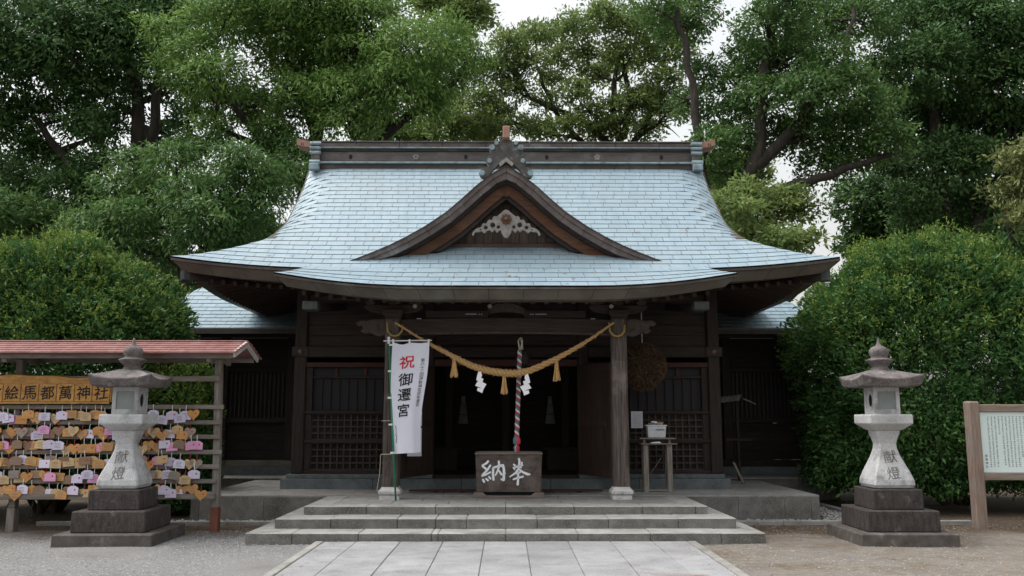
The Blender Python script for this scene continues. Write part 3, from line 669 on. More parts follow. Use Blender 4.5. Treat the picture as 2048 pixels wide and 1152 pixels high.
# ---------------------------- decorative dormer gable
GY = 14.8
def mir(P): return [(-x, z) for x, z in P[::-1]] + P[1:] if P[0][0] == 0 else [(-x, z) for x, z in P[::-1]] + P
def yback(x, z):
    lo, hi = 0., 3.6
    for _ in range(30):
        mid = (lo + hi) / 2
        if zmain(x, mid) < z: lo = mid
        else: hi = mid
    return Y0 + (lo + hi) / 2
dorm = G(); P2 = mir(DP); n = len(P2)
V = [(x, GY, z) for x, z in P2] + [(x, max(yback(x, z) + .05, GY + .02), z) for x, z in P2]
dorm.add(V, [(i, i + 1, n + i + 1, n + i) for i in range(n - 1)]); dg_ = dorm.build('dormer_roof', 'copper', hall)
def ins(P, d):   # offset a half profile inward (down) by d measured square to the slope
    out = []
    for i, (x, z) in enumerate(P):
        a, b = P[max(i - 1, 0)], P[min(i + 1, len(P) - 1)]; tx, tz = b[0] - a[0], b[1] - a[1]; l = math.hypot(tx, tz); nx_, nz_ = tz / l, -tx / l
        if i == 0: out.append((0, z - d * 1.28))
        else: out.append((max(x + nx_ * d, 0), z + nz_ * d))
    return out
def band(A, B, y0, y1, name, m, k0=0, cut=True, floor=True):   # ring of panels between two half curves, both sides
    for s in (-1, 1):
        for i in range(len(A) - 1):
            q = [A[i], A[i + 1], B[i + 1], B[i]]
            if floor: q = [(x, max(z, zq(y0 - Y0) + .005) if z < 4.40 else z) for x, z in q]
            
            if name == 'verge_panel':
                e = .014; q = [tuple(a_ + (b_ - a_) * e for a_, b_ in zip(q[0], q[1])), tuple(b_ + (a_ - b_) * 0 for a_, b_ in zip(q[0], q[1])), q[2], tuple(a_ + (b_ - a_) * e for a_, b_ in zip(q[3], q[2]))]
            q2 = [(s * x, z) for x, z in q]
            G().prism(q2, y0, y1).build(name, m, dg_)
def dens(P, k):
    o = []
    for a, b in zip(P[:-1], P[1:]):
        for j in range(k): o.append((a[0] + (b[0] - a[0]) * j / k, a[1] + (b[1] - a[1]) * j / k))
    return o + [P[-1]]
B1, B2, B3, B4, B5 = ins(DP, .016), ins(DP, .09), ins(DP, .185), ins(DP, .235), ins(DP, .40)
band(DP, B1, GY - .03, GY + .3, 'verge_lip', 'copper_edge')
band(B1, B2, GY - .012, GY + .3, 'verge_panel', 'copper_brown')
band(B2, B3, GY + .012, GY + .3, 'verge_panel', 'copper_brown')
band(B3, B4, GY + .10, GY + .35, 'verge_moulding', 'dark_h')
band(B4, B5, GY + .20, GY + .28, 'bargeboard', 'rust_wood')
B6 = ins(DP, .47)
band(B5, B6, GY + .24, GY + .36, 'verge_moulding', 'dark_h')
W = [(x, max(z, 4.36)) for x, z in mir(B5)]
G().prism([(-2.3, 4.36)] + [p for p in W if abs(p[0]) < 2.2] + [(2.3, 4.36)], GY + .60, GY + .66).build('gable_wall', 'gable_wall', dg_)
for i in range(-8, 9):
    x = i * .16; zt = zdorm(x) - .55
    if zt > 4.75: bx('gable_board', 'gable_wall', dg_, x - .077, x + .077, GY + .565, GY + .598, 4.74, zt, .004)
bx('gable_beam', 'gable_wall', dg_, -1.15, 1.15, GY + .47, GY + .60, 4.64, 4.735, .008); bx('gable_beam', 'dark_h', dg_, -1.3, 1.3, GY + .50, GY + .60, 4.52, 4.60, .008)
# pendant ornament with scrolls
def curve2d(name, splines, depth, m, parent, M):
    cu = bpy.data.curves.new(name, 'CURVE'); cu.dimensions = '2D'; cu.fill_mode = 'BOTH'; cu.extrude = depth / 2; cu.bevel_depth = .006; cu.resolution_u = 5
    for pts in splines:
        sp = cu.splines.new('BEZIER'); sp.bezier_points.add(len(pts) - 1); sp.use_cyclic_u = True
        for bp, (x, y) in zip(sp.bezier_points, pts): bp.co = (x, y, 0); bp.handle_left_type = bp.handle_right_type = 'AUTO'
    ob = bpy.data.objects.new(name, cu); col.objects.link(ob); dgr = bpy.context.evaluated_depsgraph_get(); dgr.update()
    me = bpy.data.meshes.new_from_object(ob.evaluated_get(dgr)); bpy.data.objects.remove(ob); me.transform(M); me.materials.clear(); me.materials.append(MT[m])
    o = bpy.data.objects.new(name, me); col.objects.link(o); o.parent = parent; o.location = -worigin(parent); return o
half = [(0, .20), (.10, .13), (.17, .08), (.21, .085), (.255, .015), (.30, .025), (.345, -.045), (.40, -.045), (.43, -.105), (.50, -.13), (.56, -.175), (.58, -.25), (.545, -.20), (.47, -.185), (.42, -.175), (.385, -.205), (.33, -.165), (.28, -.155), (.245, -.185), (.20, -.155), (.16, -.195), (.105, -.155), (.07, -.22), (0, -.29)]
full = half + [(-x, z) for x, z in half[-2:0:-1]]
circ = lambda cx, cz, r: [(cx + r * math.cos(a), cz + r * math.sin(a)) for a in [i * math.pi / 3 for i in range(6)]]
holes = []
for s in (-1, 1): holes += [circ(s * .235, -.068, .05), circ(s * .355, -.115, .04), circ(s * .135, -.105, .036), circ(s * .45, -.152, .018)]
MX = Matrix.Translation((0, GY + .14, 5.06)) @ Matrix.Rotation(R(90), 4, 'X')
pend = curve2d('gable_pendant', [full] + holes, .05, 'carved_grey', hall, MX)
g = G(); g.prism([(.085 * (1 + .14 * math.cos(8 * a)) * math.cos(a), 5.09 + .085 * (1 + .14 * math.cos(8 * a)) * math.sin(a)) for a in [i * math.pi / 24 for i in range(48)]], GY + .07, GY + .105); g.build('boss', 'rust_wood', pend)
G().lathe([(.0, 0), (.035, 0), (.03, .03), (0, .04)], (0, 0, 0), 10).build('boss_centre', 'brass_dull', pend).matrix_local = Matrix.Translation(Vector((0, GY + .07, 5.09)) - worigin(pend)) @ Matrix.Rotation(R(90), 4, 'X')
# ridge-end ornament of the dormer
oni = [(0, 6.50), (.09, 6.47), (.13, 6.41), (.23, 6.40), (.29, 6.34), (.27, 6.26), (.22, 6.22), (.31, 6.17), (.34, 6.08), (.31, 6.0), (.37, 5.98), (.44, 5.94), (.46, 5.87), (.42, 5.81), (.33, 5.83), (.22, 5.96), (.10, 6.06), (0, 6.12)]
ridge_o = curve2d('ridge_ornament', [[(x, z) for x, z in oni] + [(-x, z) for x, z in oni[-2:0:-1]]], .10, 'oni', hall, Matrix.Translation((0, GY + .02, 0)) @ Matrix.Rotation(R(90), 4, 'X'))
for s in (-1, 1):
    for cx, cz, r in ((.25, 6.34, .05), (.29, 6.10, .042), (.42, 5.88, .05), (.17, 6.42, .036)):
        G().tube([(s * cx, GY - .075, cz), (s * cx, GY + .12, cz)], r, 12).build('roll', 'copper_patina', ridge_o)
g = G(); g.bar((0, GY - .14, 6.60), (0, GY + .35, 6.56), .125, .22); g.build('ridge_stub', 'copper_raw', ridge_o, bevel=.012)
G().tube([(0, GY + .06, 6.42), (0, 17.4, 6.36)], .10, 10).build('dormer_ridge', 'copper_brown', dg_)
g = G(); g.prism([(0, 6.16), (.13, 6.05), (.10, 6.0), (0, 6.09), (-.10, 6.0), (-.13, 6.05)], GY - .06, GY + .05); g.build('ornament_face', 'carved_grey', ridge_o)
bx('dormer_ridge_box', 'copper_brown', dg_, -.13, .13, GY + .08, 17.3, 5.98, 6.30, .01)
# ---------------------------- main ridge
rd = bx('main_ridge', 'ridge', hall, -4.02, 4.08, 17.97, 18.23, 7.03, 7.27, .006)
for i in range(9):
    a = -4.1 + 8.26 * i / 9; b = -4.1 + 8.26 * (i + 1) / 9
    bx('ridge_ledge', 'copper_patina', rd, a + .002, b - .002, 17.80, 18.40, 6.965, 7.00, .006); bx('ridge_base', 'copper_edge', rd, a + .002, b - .002, 17.86, 18.34, 6.86, 6.963); bx('ridge_fillet', 'copper_brown', rd, a + .002, b - .002, 17.90, 18.30, 7.002, 7.035)
    bx('ridge_fillet', 'copper_edge', rd, a + .002, b - .002, 17.93, 18.27, 7.272, 7.315); bx('ridge_strip', 'copper_patina', rd, a + .002, b - .002, 17.86, 18.34, 7.317, 7.335, .004)
    bx('ridge_cap', 'copper_brown', rd, a + .002, b - .002, 17.90, 18.30, 7.337, 7.44, .008); bx('ridge_top', 'copper_edge', rd, a + .002, b - .002, 17.88, 18.32, 7.442, 7.475, .006)
for s in (-1, 1):
    g = G(); rings = []
    for i in range(7): t = i / 6; x = s * (4.14 + .30 * t); z = 7.35 + .05 * t * t; h = .125 + .02 * t; rings.append([(x, 17.91, z), (x, 18.29, z), (x, 18.29, z + h), (x, 17.91, z + h)])
    g.loft(rings); g.build('ridge_end', 'copper_raw', rd)
    for dx in (.16, .20): G().box(s * (4.14 + dx) - .008, s * (4.14 + dx) + .008, 17.903, 17.909, 7.38, 7.44).build('end_mark', 'copper_edge', rd)
    x = s * 4.02
    bx('end_block', 'copper_brown', rd, x - .09, x + .09, 17.84, 18.36, 6.93, 7.36, .01)
    for z in (7.40, 7.30, 7.20): G().tube([(x - .115, 17.83, z), (x + .115, 17.83, z)], .038, 10).build('end_roll', 'copper_patina', rd); 
    G().tube([(x - .11, 17.80, 6.98), (x + .11, 17.80, 6.98)], .055, 10).build('end_roll', 'copper_patina', rd); bx('end_foot', 'copper_patina', rd, x - .10, x + .10, 17.70, 17.86, 6.80, 6.93, .012)
def blossom(cx, cz, y, r, name, m, parent):
    for k in range(5):
        a = math.pi / 2 + k * 2 * math.pi / 5; G().prism([(cx + r * .55 * math.cos(a) + r * .36 * math.cos(b), cz + r * .55 * math.sin(a) + r * .36 * math.sin(b)) for b in [i * math.pi / 5 for i in range(10)]], y - .012, y).build('petal', m, parent)
for x in (-1.92, 1.93): blossom(x, 7.15, 17.968, .075, 'emblem', 'carved_grey', rd)
for x in (-3.3, -.86, .86, 3.3): G().prism([(x + .035 * math.cos(b), 7.15 + .05 * math.sin(b)) for b in [i * math.pi / 5 for i in range(10)]], 17.955, 17.968).build('emblem', 'ink', rd)
# ------------------------------------------------------------------ low wing buildings either side
def wing(s, label):
    t = thing('wing_building', label, 'building', (s * 6, 20, 0), 'low wing buildings beside the hall')
    X0, X1 = 3.95, (6.72 if s > 0 else 7.9)
    def B(name, m, a, b, *r, bevel=0.): return bx(name, m, t, *sorted((s * a, s * b)), *r, bevel)
    B('foundation', 'granite_face', X0, X1 + .25, 18.62, 22.5, -.05, .41)
    B('floor_slab', 'granite', X0, X1 + .27, 18.6, 22.4, .412, .44, bevel=.004)
    B('base_stone', 'granite_blue', X0, X1 + .08, 19.45, 19.75, .442, .62, bevel=.008)
    B('base_beam', 'grey_wood_h' if s < 0 else 'dark_h', X0, X1, 19.5, 19.7, .622, .76, bevel=.006)
    for x in ([4.75, 6.25] if s < 0 else [4.9, X1 - .1]): B('post', 'dark_v', x - .1, x + .1, 19.48, 19.68, .762, 3.45, bevel=.012)
    for z in [.765 + .2 * i for i in range(4)]: B('wall_board', 'dark_h', X0, X1, 19.58 + random.uniform(0, .01), 19.64, z + .003, z + .197, bevel=.004)
    B('rail', 'dark_h', X0, X1, 19.52, 19.66, 1.57, 1.68, bevel=.006); B('rail', 'dark_h', X0, X1, 19.52, 19.66, 2.68, 2.78, bevel=.006)
    x = 4.0
    while x < X1 - .02: B('bar', 'lattice', x - .018, x + .018, 19.555, 19.595, 1.682, 2.678); x += .095
    B('lattice_back', 'glass_dark', X0, X1, 19.62, 19.64, 1.682, 2.678)
    for z in (2.782, 3.0, 3.22): B('wall_board', 'dark_h', X0, X1, 19.58, 19.64, z + .003, z + .215, bevel=.004)
    a, b = sorted((s * (X1 - .03), s * X1)); z = .762
    while z < 3.4: bx('wall_board', 'dark_y', t, a, b, 19.7, 22.3, z + .003, z + .26, .004); z += .263
    B('back_wall', 'dark_h', X0, X1, 22.25, 22.3, .44, 3.45)
    B('eave_beam', 'dark_h', X0, X1 + .5, 18.72, 18.86, 3.38, 3.47, bevel=.006)
    zr_ = lambda y: 3.56 + .55 * (y - 18.55) + .06 * (y - 18.55) ** 2
    XE = X1 + .75; hip = lambda y: XE - .9 * (y - 18.55)
    rf = G(); ys = [18.55 + 2.6 * i / 10 for i in range(11)]
    V = []
    for y in ys: V += [(s * X0, y, zr_(y) - .015), (s * hip(y), y, zr_(y) - .015)]
    F = [(2 * i, 2 * i + 1, 2 * i + 3, 2 * i + 2) for i in range(10)]; rf.add(V, F)
    V2 = [];
    for y in ys: V2 += [(s * hip(y), y, zr_(y) - .015), (s * hip(y), 2 * 21.15 - y, zr_(y) - .015)]
    rf.add(V2, F, 1); V3 = []
    for y in ys: V3 += [(s * X0, 2 * 21.15 - y, zr_(y) - .015), (s * hip(y), 2 * 21.15 - y, zr_(y) - .015)]
    rf.add(V3, F, 1)
    ro = rf.build('roof', ['copper_seam', 'copper'], t)
    B('fascia', 'copper_edge', X0, XE - .03, 18.53, 18.58, 3.44, 3.54); G().box(*sorted((s * X0, s * (XE - .1))), 18.58, 19.6, 3.47, 3.49).build('soffit', 'dark_y', t)
    y = 18.54; k = 0
    while y < 21.0:
        y2 = y + .155; x = X0 + (.16 if k % 2 else 0) - .32
        while x < hip(y):
            x2 = x + .32; a0, a1, b0, b1 = max(x, X0), min(x2, hip(y)), max(x, X0), min(x2, hip(y2))
            if a1 - a0 > .03 and b1 - b0 > -.2:
                b1 = max(b1, b0); pts = [(s * (a0 + .004), y, zr_(y)), (s * (a1 - .004), y, zr_(y)), (s * (b1 - .004), y2, zr_(y2)), (s * (b0 + .004), y2, zr_(y2))]
                V = [(p[0], p[1], p[2] + (.017 if i < 2 else .003)) for i, p in enumerate(pts)] + [(p[0], p[1], p[2] - .016) for p in pts]
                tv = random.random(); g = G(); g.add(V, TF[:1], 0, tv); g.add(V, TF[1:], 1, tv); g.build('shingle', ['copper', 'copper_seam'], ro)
            x = x2
        y = y2; k += 1
    G().bar((s * X0, 21.15, zr_(21.15) + .06), (s * (hip(21.15) + .05), 21.15, zr_(21.15) + .06), .3, .2).build('ridge', 'copper_brown', t, bevel=.01)
    return t
wing(-1, 'low dark timber wing with barred window and blue roof left of the hall')
wing(1, 'low dark timber wing with barred window and blue roof right of the hall')
# small roofed board on a post and a leaning stick in the shade beside the hall
t = thing('roofed_post', 'small grey plank canopy on a post in the shade right of the hall', 'post', (4.75, 18.2, .40))
bx('post', 'dark_v', t, 4.74, 4.80, 18.18, 18.24, .404, 1.98, .006); bx('crossbar', 'dark_h', t, 4.5, 5.05, 18.17, 18.20, 1.2, 1.26, .004)
for i in range(5): G().bar((4.32 + .10 * i, 18.0, 1.98 + .012 * i), (4.46 + .10 * i, 18.3, 2.10 + .01 * i), .085, .02).build('canopy_plank', 'grey_wood_h', t)
G().bar((4.85, 18.0, 2.06), (5.12, 18.1, 1.95), .06, .02).build('canopy_plank', 'grey_wood_h', t)
t = G().bar((4.62, 17.35, .41), (4.50, 17.6, .80), .05, .022).build('wooden_stick', 'grey_wood_v'); tag(t, 'short pale stick leaning in the shade beside the right wall', 'stick')

# ------------------------------------------------------------------ stone lanterns
def lantern():
    t = thing('stone_lantern', 'x', 'stone lantern', (0, 0, 0), 'stone lanterns flanking the path')
    def sq(name, m, prof, ch=.0, bevel=.012): g = G(); g.squares(prof, (0, 0, 0), ch); return g.build(name, m, t, bevel=bevel)
    sq('foot_slab', 'lantern_foot', [(.655, -.03), (.65, .15)], 0, .015)
    sq('base_block', 'lantern_base', [(.49, .152), (.485, .43)], 0, .012)
    sq('base_block', 'lantern_base', [(.345, .432), (.34, .70)], 0, .012)
    ped = [(.22, .702), (.262, .712), (.282, .755), (.276, .82), (.243, .92), (.198, 1.03), (.155, 1.14), (.127, 1.24), (.121, 1.31), (.137, 1.38), (.158, 1.44), (.166, 1.49)]
    p = sq('pedestal', 'lantern_stone', ped, .02, 0)
    sq('platform', 'lantern_stone', [(.17, 1.492), (.19, 1.50), (.285, 1.575), (.298, 1.59), (.298, 1.70), (.288, 1.715)], .01, .006)
    g = G(); h = .178
    for sx in (-1, 1):
        for sy in (-1, 1): g.box(*sorted((sx * h, sx * (h - .05))), *sorted((sy * h, sy * (h - .05))), 1.716, 2.10)
    for z0, z1 in ((1.717, 1.785), (2.035, 2.099)):
        g.box(-h + .003, h - .003, -h + .003, h - .003, z0, z1)
    fb = g.build('fire_box', 'lantern_stone', t)
    for a in range(4):
        Mr = Matrix.Rotation(R(90 * a), 4, 'Z')
        if a % 2 == 0: G().box(-.128, .128, -.155, -.148, 1.785, 2.035, M=Mr).build('window', 'frosted', t)
        else:
            gg = G(); gg.box(-.128, .128, -.160, -.148, 1.785, 2.035, M=Mr); gg.build('side_panel', 'lantern_stone', t)
            gg = G(); gg.add([Mr @ Vector((.055 * math.cos(q), -.1615, 1.91 + .09 * math.sin(q))) for q in [i * math.pi / 8 for i in range(16)]], [tuple(range(16))]); gg.build('oval_opening', 'glass_dark', t)
    # cap: concave sides, upturned corners
    rings = []; nn = 24
    for f, zz, th_ in ((.42, 2.09, 0), (.88, 2.088, .02), (.93, 2.10, .03), (1.0, 2.195, .055), (.985, 2.21, .055), (.82, 2.243, .03), (.62, 2.285, .01), (.45, 2.318, .0), (.30, 2.342, 0), (.20, 2.35, 0)):
        ring = []
        for k in range(nn):
            a = 2 * math.pi * k / nn; c, s_ = math.cos(a), math.sin(a); q = 1 / max(abs(c), abs(s_)); cor = (min(abs(c), abs(s_)) / max(abs(c), abs(s_))) ** 2.5
            r = .43 * f * q * (1 - .02 * (1 - cor)); ring.append((r * c, r * s_, zz + th_ * cor))
        rings.append(ring)
    G().loft(rings).build('cap', 'lantern_roof', t, smooth=False)
    fin = [(.135, 2.335), (.125, 2.36), (.105, 2.39), (.135, 2.42), (.185, 2.47), (.19, 2.485), (.15, 2.50), (.105, 2.515), (.115, 2.54), (.135, 2.58), (.13, 2.63), (.095, 2.665), (.04, 2.69), (.022, 2.73), (.012, 2.79), (.0, 2.80)]
    g = G(); g.lathe(fin, (0, 0, 0), 20); g.build('finial', 'lantern_roof', t, smooth=True)
    # characters cut into the front of the pedestal
    def hw(z):
        for (a, za), (b, zb) in zip(ped[:-1], ped[1:]):
            if za <= z <= zb: return a + (b - a) * (z - za) / (zb - za)
    for ch, zc in (('献', 1.135), ('燈', .915)):
        letter('engraved_character', ch, 'engrave', t, lambda x, y, zc=zc: (x, -hw(zc + y) - .002, zc + y), .165, sx=1.05, bold=.006)
    return t
la = lantern(); lb = copy_tree(la)
la.location = (-5.31, 12.5, 0); lb.location = (5.34, 12.5, 0); la.rotation_euler.z = R(1.2); lb.rotation_euler.z = R(-.6)
la['label'] = 'tall stone lantern standing in front of the plaque rack'; lb['label'] = 'tall stone lantern standing in front of the large shrub by the signboard'

# ------------------------------------------------------------------ plaque rack
rack = thing('plaque_rack', 'weathered timber rack with red metal roof holding rows of prayer plaques', 'rack', (-6, 13.5, 0))
for x in (-4.36, -7.38, -10.4):
    G().bar((x + .02, 13.47, .34), (x - .04, 13.47, 2.55), .10, .12, up=(0, 1, 0)).build('post', 'grey_wood_v', rack, bevel=.008)
    bx('post_sleeve', 'post_sleeve' if x > -5 else 'grey_wood_v', rack, x - .04, x + .075, 13.40, 13.54, -.05, .338, .006)
    for zz, yy in ((2.60, 1), (2.60, -1)): G().bar((x - .04, 13.47, 2.66), (x - .04, 13.47 + yy * .48, 2.52), .07, .08).build('roof_brace', 'grey_wood_v', rack)
RZ = [2.26, 1.835, 1.605, 1.390, 1.165, .950, .735, .515]
for i, z in enumerate(RZ):
    h_ = .055 if i not in (0, 7) else .07
    bx('rail', 'grey_wood_h', rack, -10.5, -4.30 + random.uniform(-.05, .04), 13.36 - (.04 if i == 7 else 0), 13.405, z - h_ / 2 - .01, z + h_ / 2, .005)
# roof: shallow ribbed metal, two pitches
for sd in (-1, 1):
    bx('eave_board', 'grey_wood_h', rack, -10.6, -4.02, *sorted((13.47 + sd * .50, 13.47 + sd * .54)), 2.535, 2.60, .004)
    ztop = lambda u: 2.825 - .31 * u
    for k in range(5):
        u0, u1 = k * .135, (k + 1) * .135 + .01; yy0, yy1 = 13.47 + sd * u0, 13.47 + sd * u1
        g = G(); g.add([(-10.7, yy0, ztop(u0)), (-3.96, yy0, ztop(u0)), (-3.94, yy1, ztop(u1) + .012), (-10.7, yy1, ztop(u1) + .012), (-10.7, yy1, ztop(u1) - .014), (-3.94, yy1, ztop(u1) - .014), (-10.7, yy0, ztop(u0) - .014), (-3.96, yy0, ztop(u0) - .014)],
                       [(0, 1, 2, 3), (3, 2, 5, 4), (1, 7, 5, 2), (6, 4, 5, 7), (0, 3, 4, 6)]); g.build('roof_sheet', 'red_roof', rack)
G().bar((-10.7, 13.47, 2.832), (-3.97, 13.47, 2.832), .09, .022).build('ridge_cap', 'red_roof', rack, bevel=.006)
for sd in (-1, 1): G().bar((-3.985, 13.47, 2.79), (-3.985, 13.47 + sd * .62, 2.59), .03, .09, up=(0, 0, 1)).build('barge_board', 'barge', rack)
# hanging sign over the plaques
sg = thing('rack_signboard', 'honey coloured wooden signboard with black brush characters above the plaques', 'signboard', (-7, 13.3, 1.9))
g = G(); ring = []
for i in range(29):
    x = -8.9 + 2.96 * i / 28; ring.append([(x, 13.30, 1.905), (x, 13.345, 1.905), (x, 13.345, 2.30 + .018 * math.sin(x * 4.1) + .012 * math.sin(x * 9)), (x, 13.30, 2.285 + .018 * math.sin(x * 4.1) + .012 * math.sin(x * 9))])
g.loft(ring); g.build('backboard', 'board_wood', sg)
bx('lower_strip', 'board_wood', sg, -8.9, -5.95, 13.262, 13.299, 1.875, 1.902, .004)
for i, ch in enumerate('社神萬都馬絵付'):
    x = -6.085 - .268 * i
    G().box(x - .127, x + .127, 13.282, 13.2995, 1.906, 2.175).build('character_panel', 'board_wood', sg, bevel=.004)
    letter('brush_character', ch, 'ink', sg, lambda u, v, x=x: (x + u, 13.2805, 2.04 + v), .20, bold=.014)
for x in (-8.02, -8.29): G().box(x - .127, x + .127, 13.282, 13.2995, 1.906, 2.155).build('character_panel', 'board_wood', sg, bevel=.004)

# plaques
def pent(w_, h_): return [(-w_ / 2, -h_ / 2), (w_ / 2, -h_ / 2), (w_ / 2, h_ * .28), (w_ * .2, h_ / 2), (-w_ * .2, h_ / 2), (-w_ / 2, h_ * .28)]
def rect(w_, h_): return [(-w_ / 2, -h_ / 2), (w_ / 2, -h_ / 2), (w_ / 2, h_ / 2), (-w_ / 2, h_ / 2)]
def heart(r): return [(r * .062 * 16 * math.sin(a) ** 3, r * .062 * (13 * math.cos(a) - 5 * math.cos(2 * a) - 2 * math.cos(3 * a) - math.cos(4 * a))) for a in [2 * math.pi * i / 18 for i in range(18)]][::-1]
shapes = {'five-sided': pent(.172, .128), 'heart-shaped': heart(.094), 'rectangular': rect(.165, .118)}
pm = {}
def plaque_mesh(shape, mt):
    if (shape, mt) not in pm:
        g = G(); g.prism(shapes[shape], -.006, .006); o = g.build('prayer_plaque', EMA[mt], bevel=.002); pm[(shape, mt)] = o.data; bpy.data.objects.remove(o)
    return pm[(shape, mt)]
smesh = {}
for c in ('paper', 'rope_red'):
    o = G().tube([(0, 0, 0), (.004, -.003, .03), (0, -.004, .065), (0, .002, .105)], .0042, 5).build('string', c); smesh[c] = o.data; bpy.data.objects.remove(o)
ink_m = {}
for nm, c in (('ink', 'text_grey'), ('flower', 'rope_red')):
    g = G()
    for k in range(4): g.add([(-.045, -.0068, .022 - .02 * k), (.03 + .012 * (k % 2), -.0068, .022 - .02 * k), (.03 + .012 * (k % 2), -.0068, .028 - .02 * k), (-.045, -.0068, .028 - .02 * k)], [(0, 1, 2, 3)])
    if nm == 'flower': g = G(); g.add([(.035 + .013 * math.cos(a), -.0068, .01 + .013 * math.sin(a)) for a in [i * math.pi / 4 for i in range(8)]], [tuple(range(8))])
    o = g.build('writing' if nm == 'ink' else 'printed_flower', c); ink_m[nm] = o.data; bpy.data.objects.remove(o)
ORD = ['first', 'second', 'third', 'fourth', 'fifth', 'sixth', 'seventh', 'eighth', 'ninth', 'tenth', 'eleventh', 'twelfth', 'thirteenth', 'fourteenth', 'fifteenth', 'sixteenth', 'seventeenth', 'eighteenth', 'nineteenth', 'twentieth', 'twenty-first', 'twenty-second', 'twenty-third', 'twenty-fourth', 'twenty-fifth', 'twenty-sixth', 'twenty-seventh', 'twenty-eighth', 'twenty-ninth', 'thirtieth', 'thirty-first', 'thirty-second', 'thirty-third', 'thirty-fourth', 'thirty-fifth', 'thirty-sixth', 'thirty-seventh', 'thirty-eighth', 'thirty-ninth', 'fortieth']
ROWN = ['top', 'second', 'third', 'fourth', 'fifth', 'bottom']
pr = random.Random(21)
for row in range(6):
    zr0 = RZ[row + 1]; x = -7.74 + pr.uniform(0, .06); k = 0; xmax = [-4.62, -4.66, -4.60, -4.62, -4.60, -4.42][row]
    while x < xmax:
        if -5.84 < x < -5.46 and row > 1 or (-5.95 < x < -5.35 and row == 0): x += .1; continue
        u = pr.random()
        if row == 0: mt = pr.choice(['lilac white', 'orange wooden', 'orange wooden', 'pink', 'pale wooden', 'lilac white', 'pale wooden', 'orange wooden'])
        else: mt = pr.choice(['orange wooden', 'pale wooden', 'brown weathered', 'orange wooden', 'pale wooden', 'pink', 'brown weathered', 'lilac white', 'lilac white', 'grey weathered', 'orange wooden', 'pale wooden', 'orange wooden', 'pale wooden'] if row < 5 else ['lilac white', 'orange wooden', 'brown weathered', 'lilac white', 'pale wooden', 'orange wooden'])
        if mt in ('pink', 'lilac white'): sh = 'five-sided' if u < .8 else 'rectangular'
        else: sh = 'heart-shaped' if u < (.52 if x > -6.4 else .28) else ('five-sided' if u < .8 else 'rectangular')
        drop = pr.choice([.115, .13, .15, .175, .195]); y = 13.345 - pr.choice([0, .016, .032, .048])
        o = bpy.data.objects.new('prayer_plaque', plaque_mesh(sh, mt)); col.objects.link(o); o.location = (x, y, zr0 - drop); o.rotation_euler = (R(pr.uniform(-6, 2)), R(pr.gauss(0, 4.5)), R(pr.uniform(-9, 9)))
        tag(o, f'{mt} {sh} prayer plaque, {ORD[k]} from the left in the {ROWN[row]} row', 'plaque', 'prayer plaques hanging on the rack')
        st = bpy.data.objects.new('string', smesh['rope_red' if sh == 'heart-shaped' or pr.random() < .15 else 'paper']); col.objects.link(st); st.parent = o; st.location = (0, .0, .035 if sh == 'heart-shaped' else .045)
        w2 = bpy.data.objects.new('writing', ink_m['ink' if pr.random() < .6 else 'flower']); col.objects.link(w2); w2.parent = o
        x += pr.choice([.075, .095, .11, .125, .145]); k += 1

# ------------------------------------------------------------------ information board at right
ib = thing('information_board', 'pale green text panel in a weathered wooden frame right of the lantern', 'signboard', (8.2, 13.74, 0))
for x in (7.285, 9.20): G().squares([(.088, -.05), (.088, 1.90), (.075, 1.925)], (x, 13.78, 0), .02).build('post', 'sign_post', ib)
bx('top_rail', 'sign_rail', ib, 7.375, 9.11, 13.73, 13.83, 1.76, 1.875, .008); bx('bottom_rail', 'sign_rail', ib, 7.375, 9.11, 13.73, 13.83, .715, .83, .008)
bx('text_panel', 'panel_green', ib, 7.375, 9.11, 13.765, 13.80, .832, 1.758)
cr = random.Random(5)
for i in range(26):
    x = 7.52 + i * .056; z = 1.69; zend = .91 + (cr.random() * .35 if i in (4, 9, 15) else 0) + (.5 if i == 3 else 0); g = G()
    while z > zend:
        h_ = .021
        for _ in range(3):
            if cr.random() < .5: zz = z - cr.random() * h_; g.add([(x - .014, 13.7635, zz), (x + .014, 13.7635, zz), (x + .014, 13.7635, zz + .0045), (x - .014, 13.7635, zz + .0045)], [(0, 1, 2, 3)])
            else: xx = x + cr.uniform(-.011, .008); g.add([(xx, 13.7635, z - h_), (xx + .005, 13.7635, z - h_), (xx + .005, 13.7635, z), (xx, 13.7635, z)], [(0, 1, 2, 3)])
        z -= .029
    g.build('text_column', 'text_grey', ib)
for i, ch in enumerate('都萬神社'): letter('character', ch, 'ink', ib, lambda u, v, i=i: (7.455 + u, 13.7635, 1.085 - .055 * i + v), .04)

# ------------------------------------------------------------------ offering box
ob = thing('offering_box', 'dark wooden offertory box with white painted characters on the landing', 'offering box', (.045, 14.8, .388))
def trap(name, m, y0, y1, z0, z1, hw0, hw1, bevel=.006):
    g = G(); V = [(.045 - hw0, y0, z0), (.045 + hw0, y0, z0), (.045 + hw1, y0 - .012, z1), (.045 - hw1, y0 - .012, z1), (.045 - hw0, y1, z0), (.045 + hw0, y1, z0), (.045 + hw1, y1, z1), (.045 - hw1, y1, z1)]
    g.add(V, [(0, 1, 2, 3), (7, 6, 5, 4), (0, 4, 5, 1), (1, 5, 6, 2), (2, 6, 7, 3), (3, 7, 4, 0)]); return g.build(name, m, ob, bevel=bevel)
trap('front_board', 'box_wood', 14.50, 14.54, .478, 1.075, .515, .545); trap('back_board', 'box_wood', 15.06, 15.10, .478, 1.075, .515, .545)
for s in (-1, 1): bx('side_board', 'box_wood', ob, *sorted((.045 + s * .50, .045 + s * .535)), 14.541, 15.06, .478, 1.07, .004)
bx('bottom_board', 'box_wood', ob, -.45, .54, 14.545, 15.055, .478, .50)
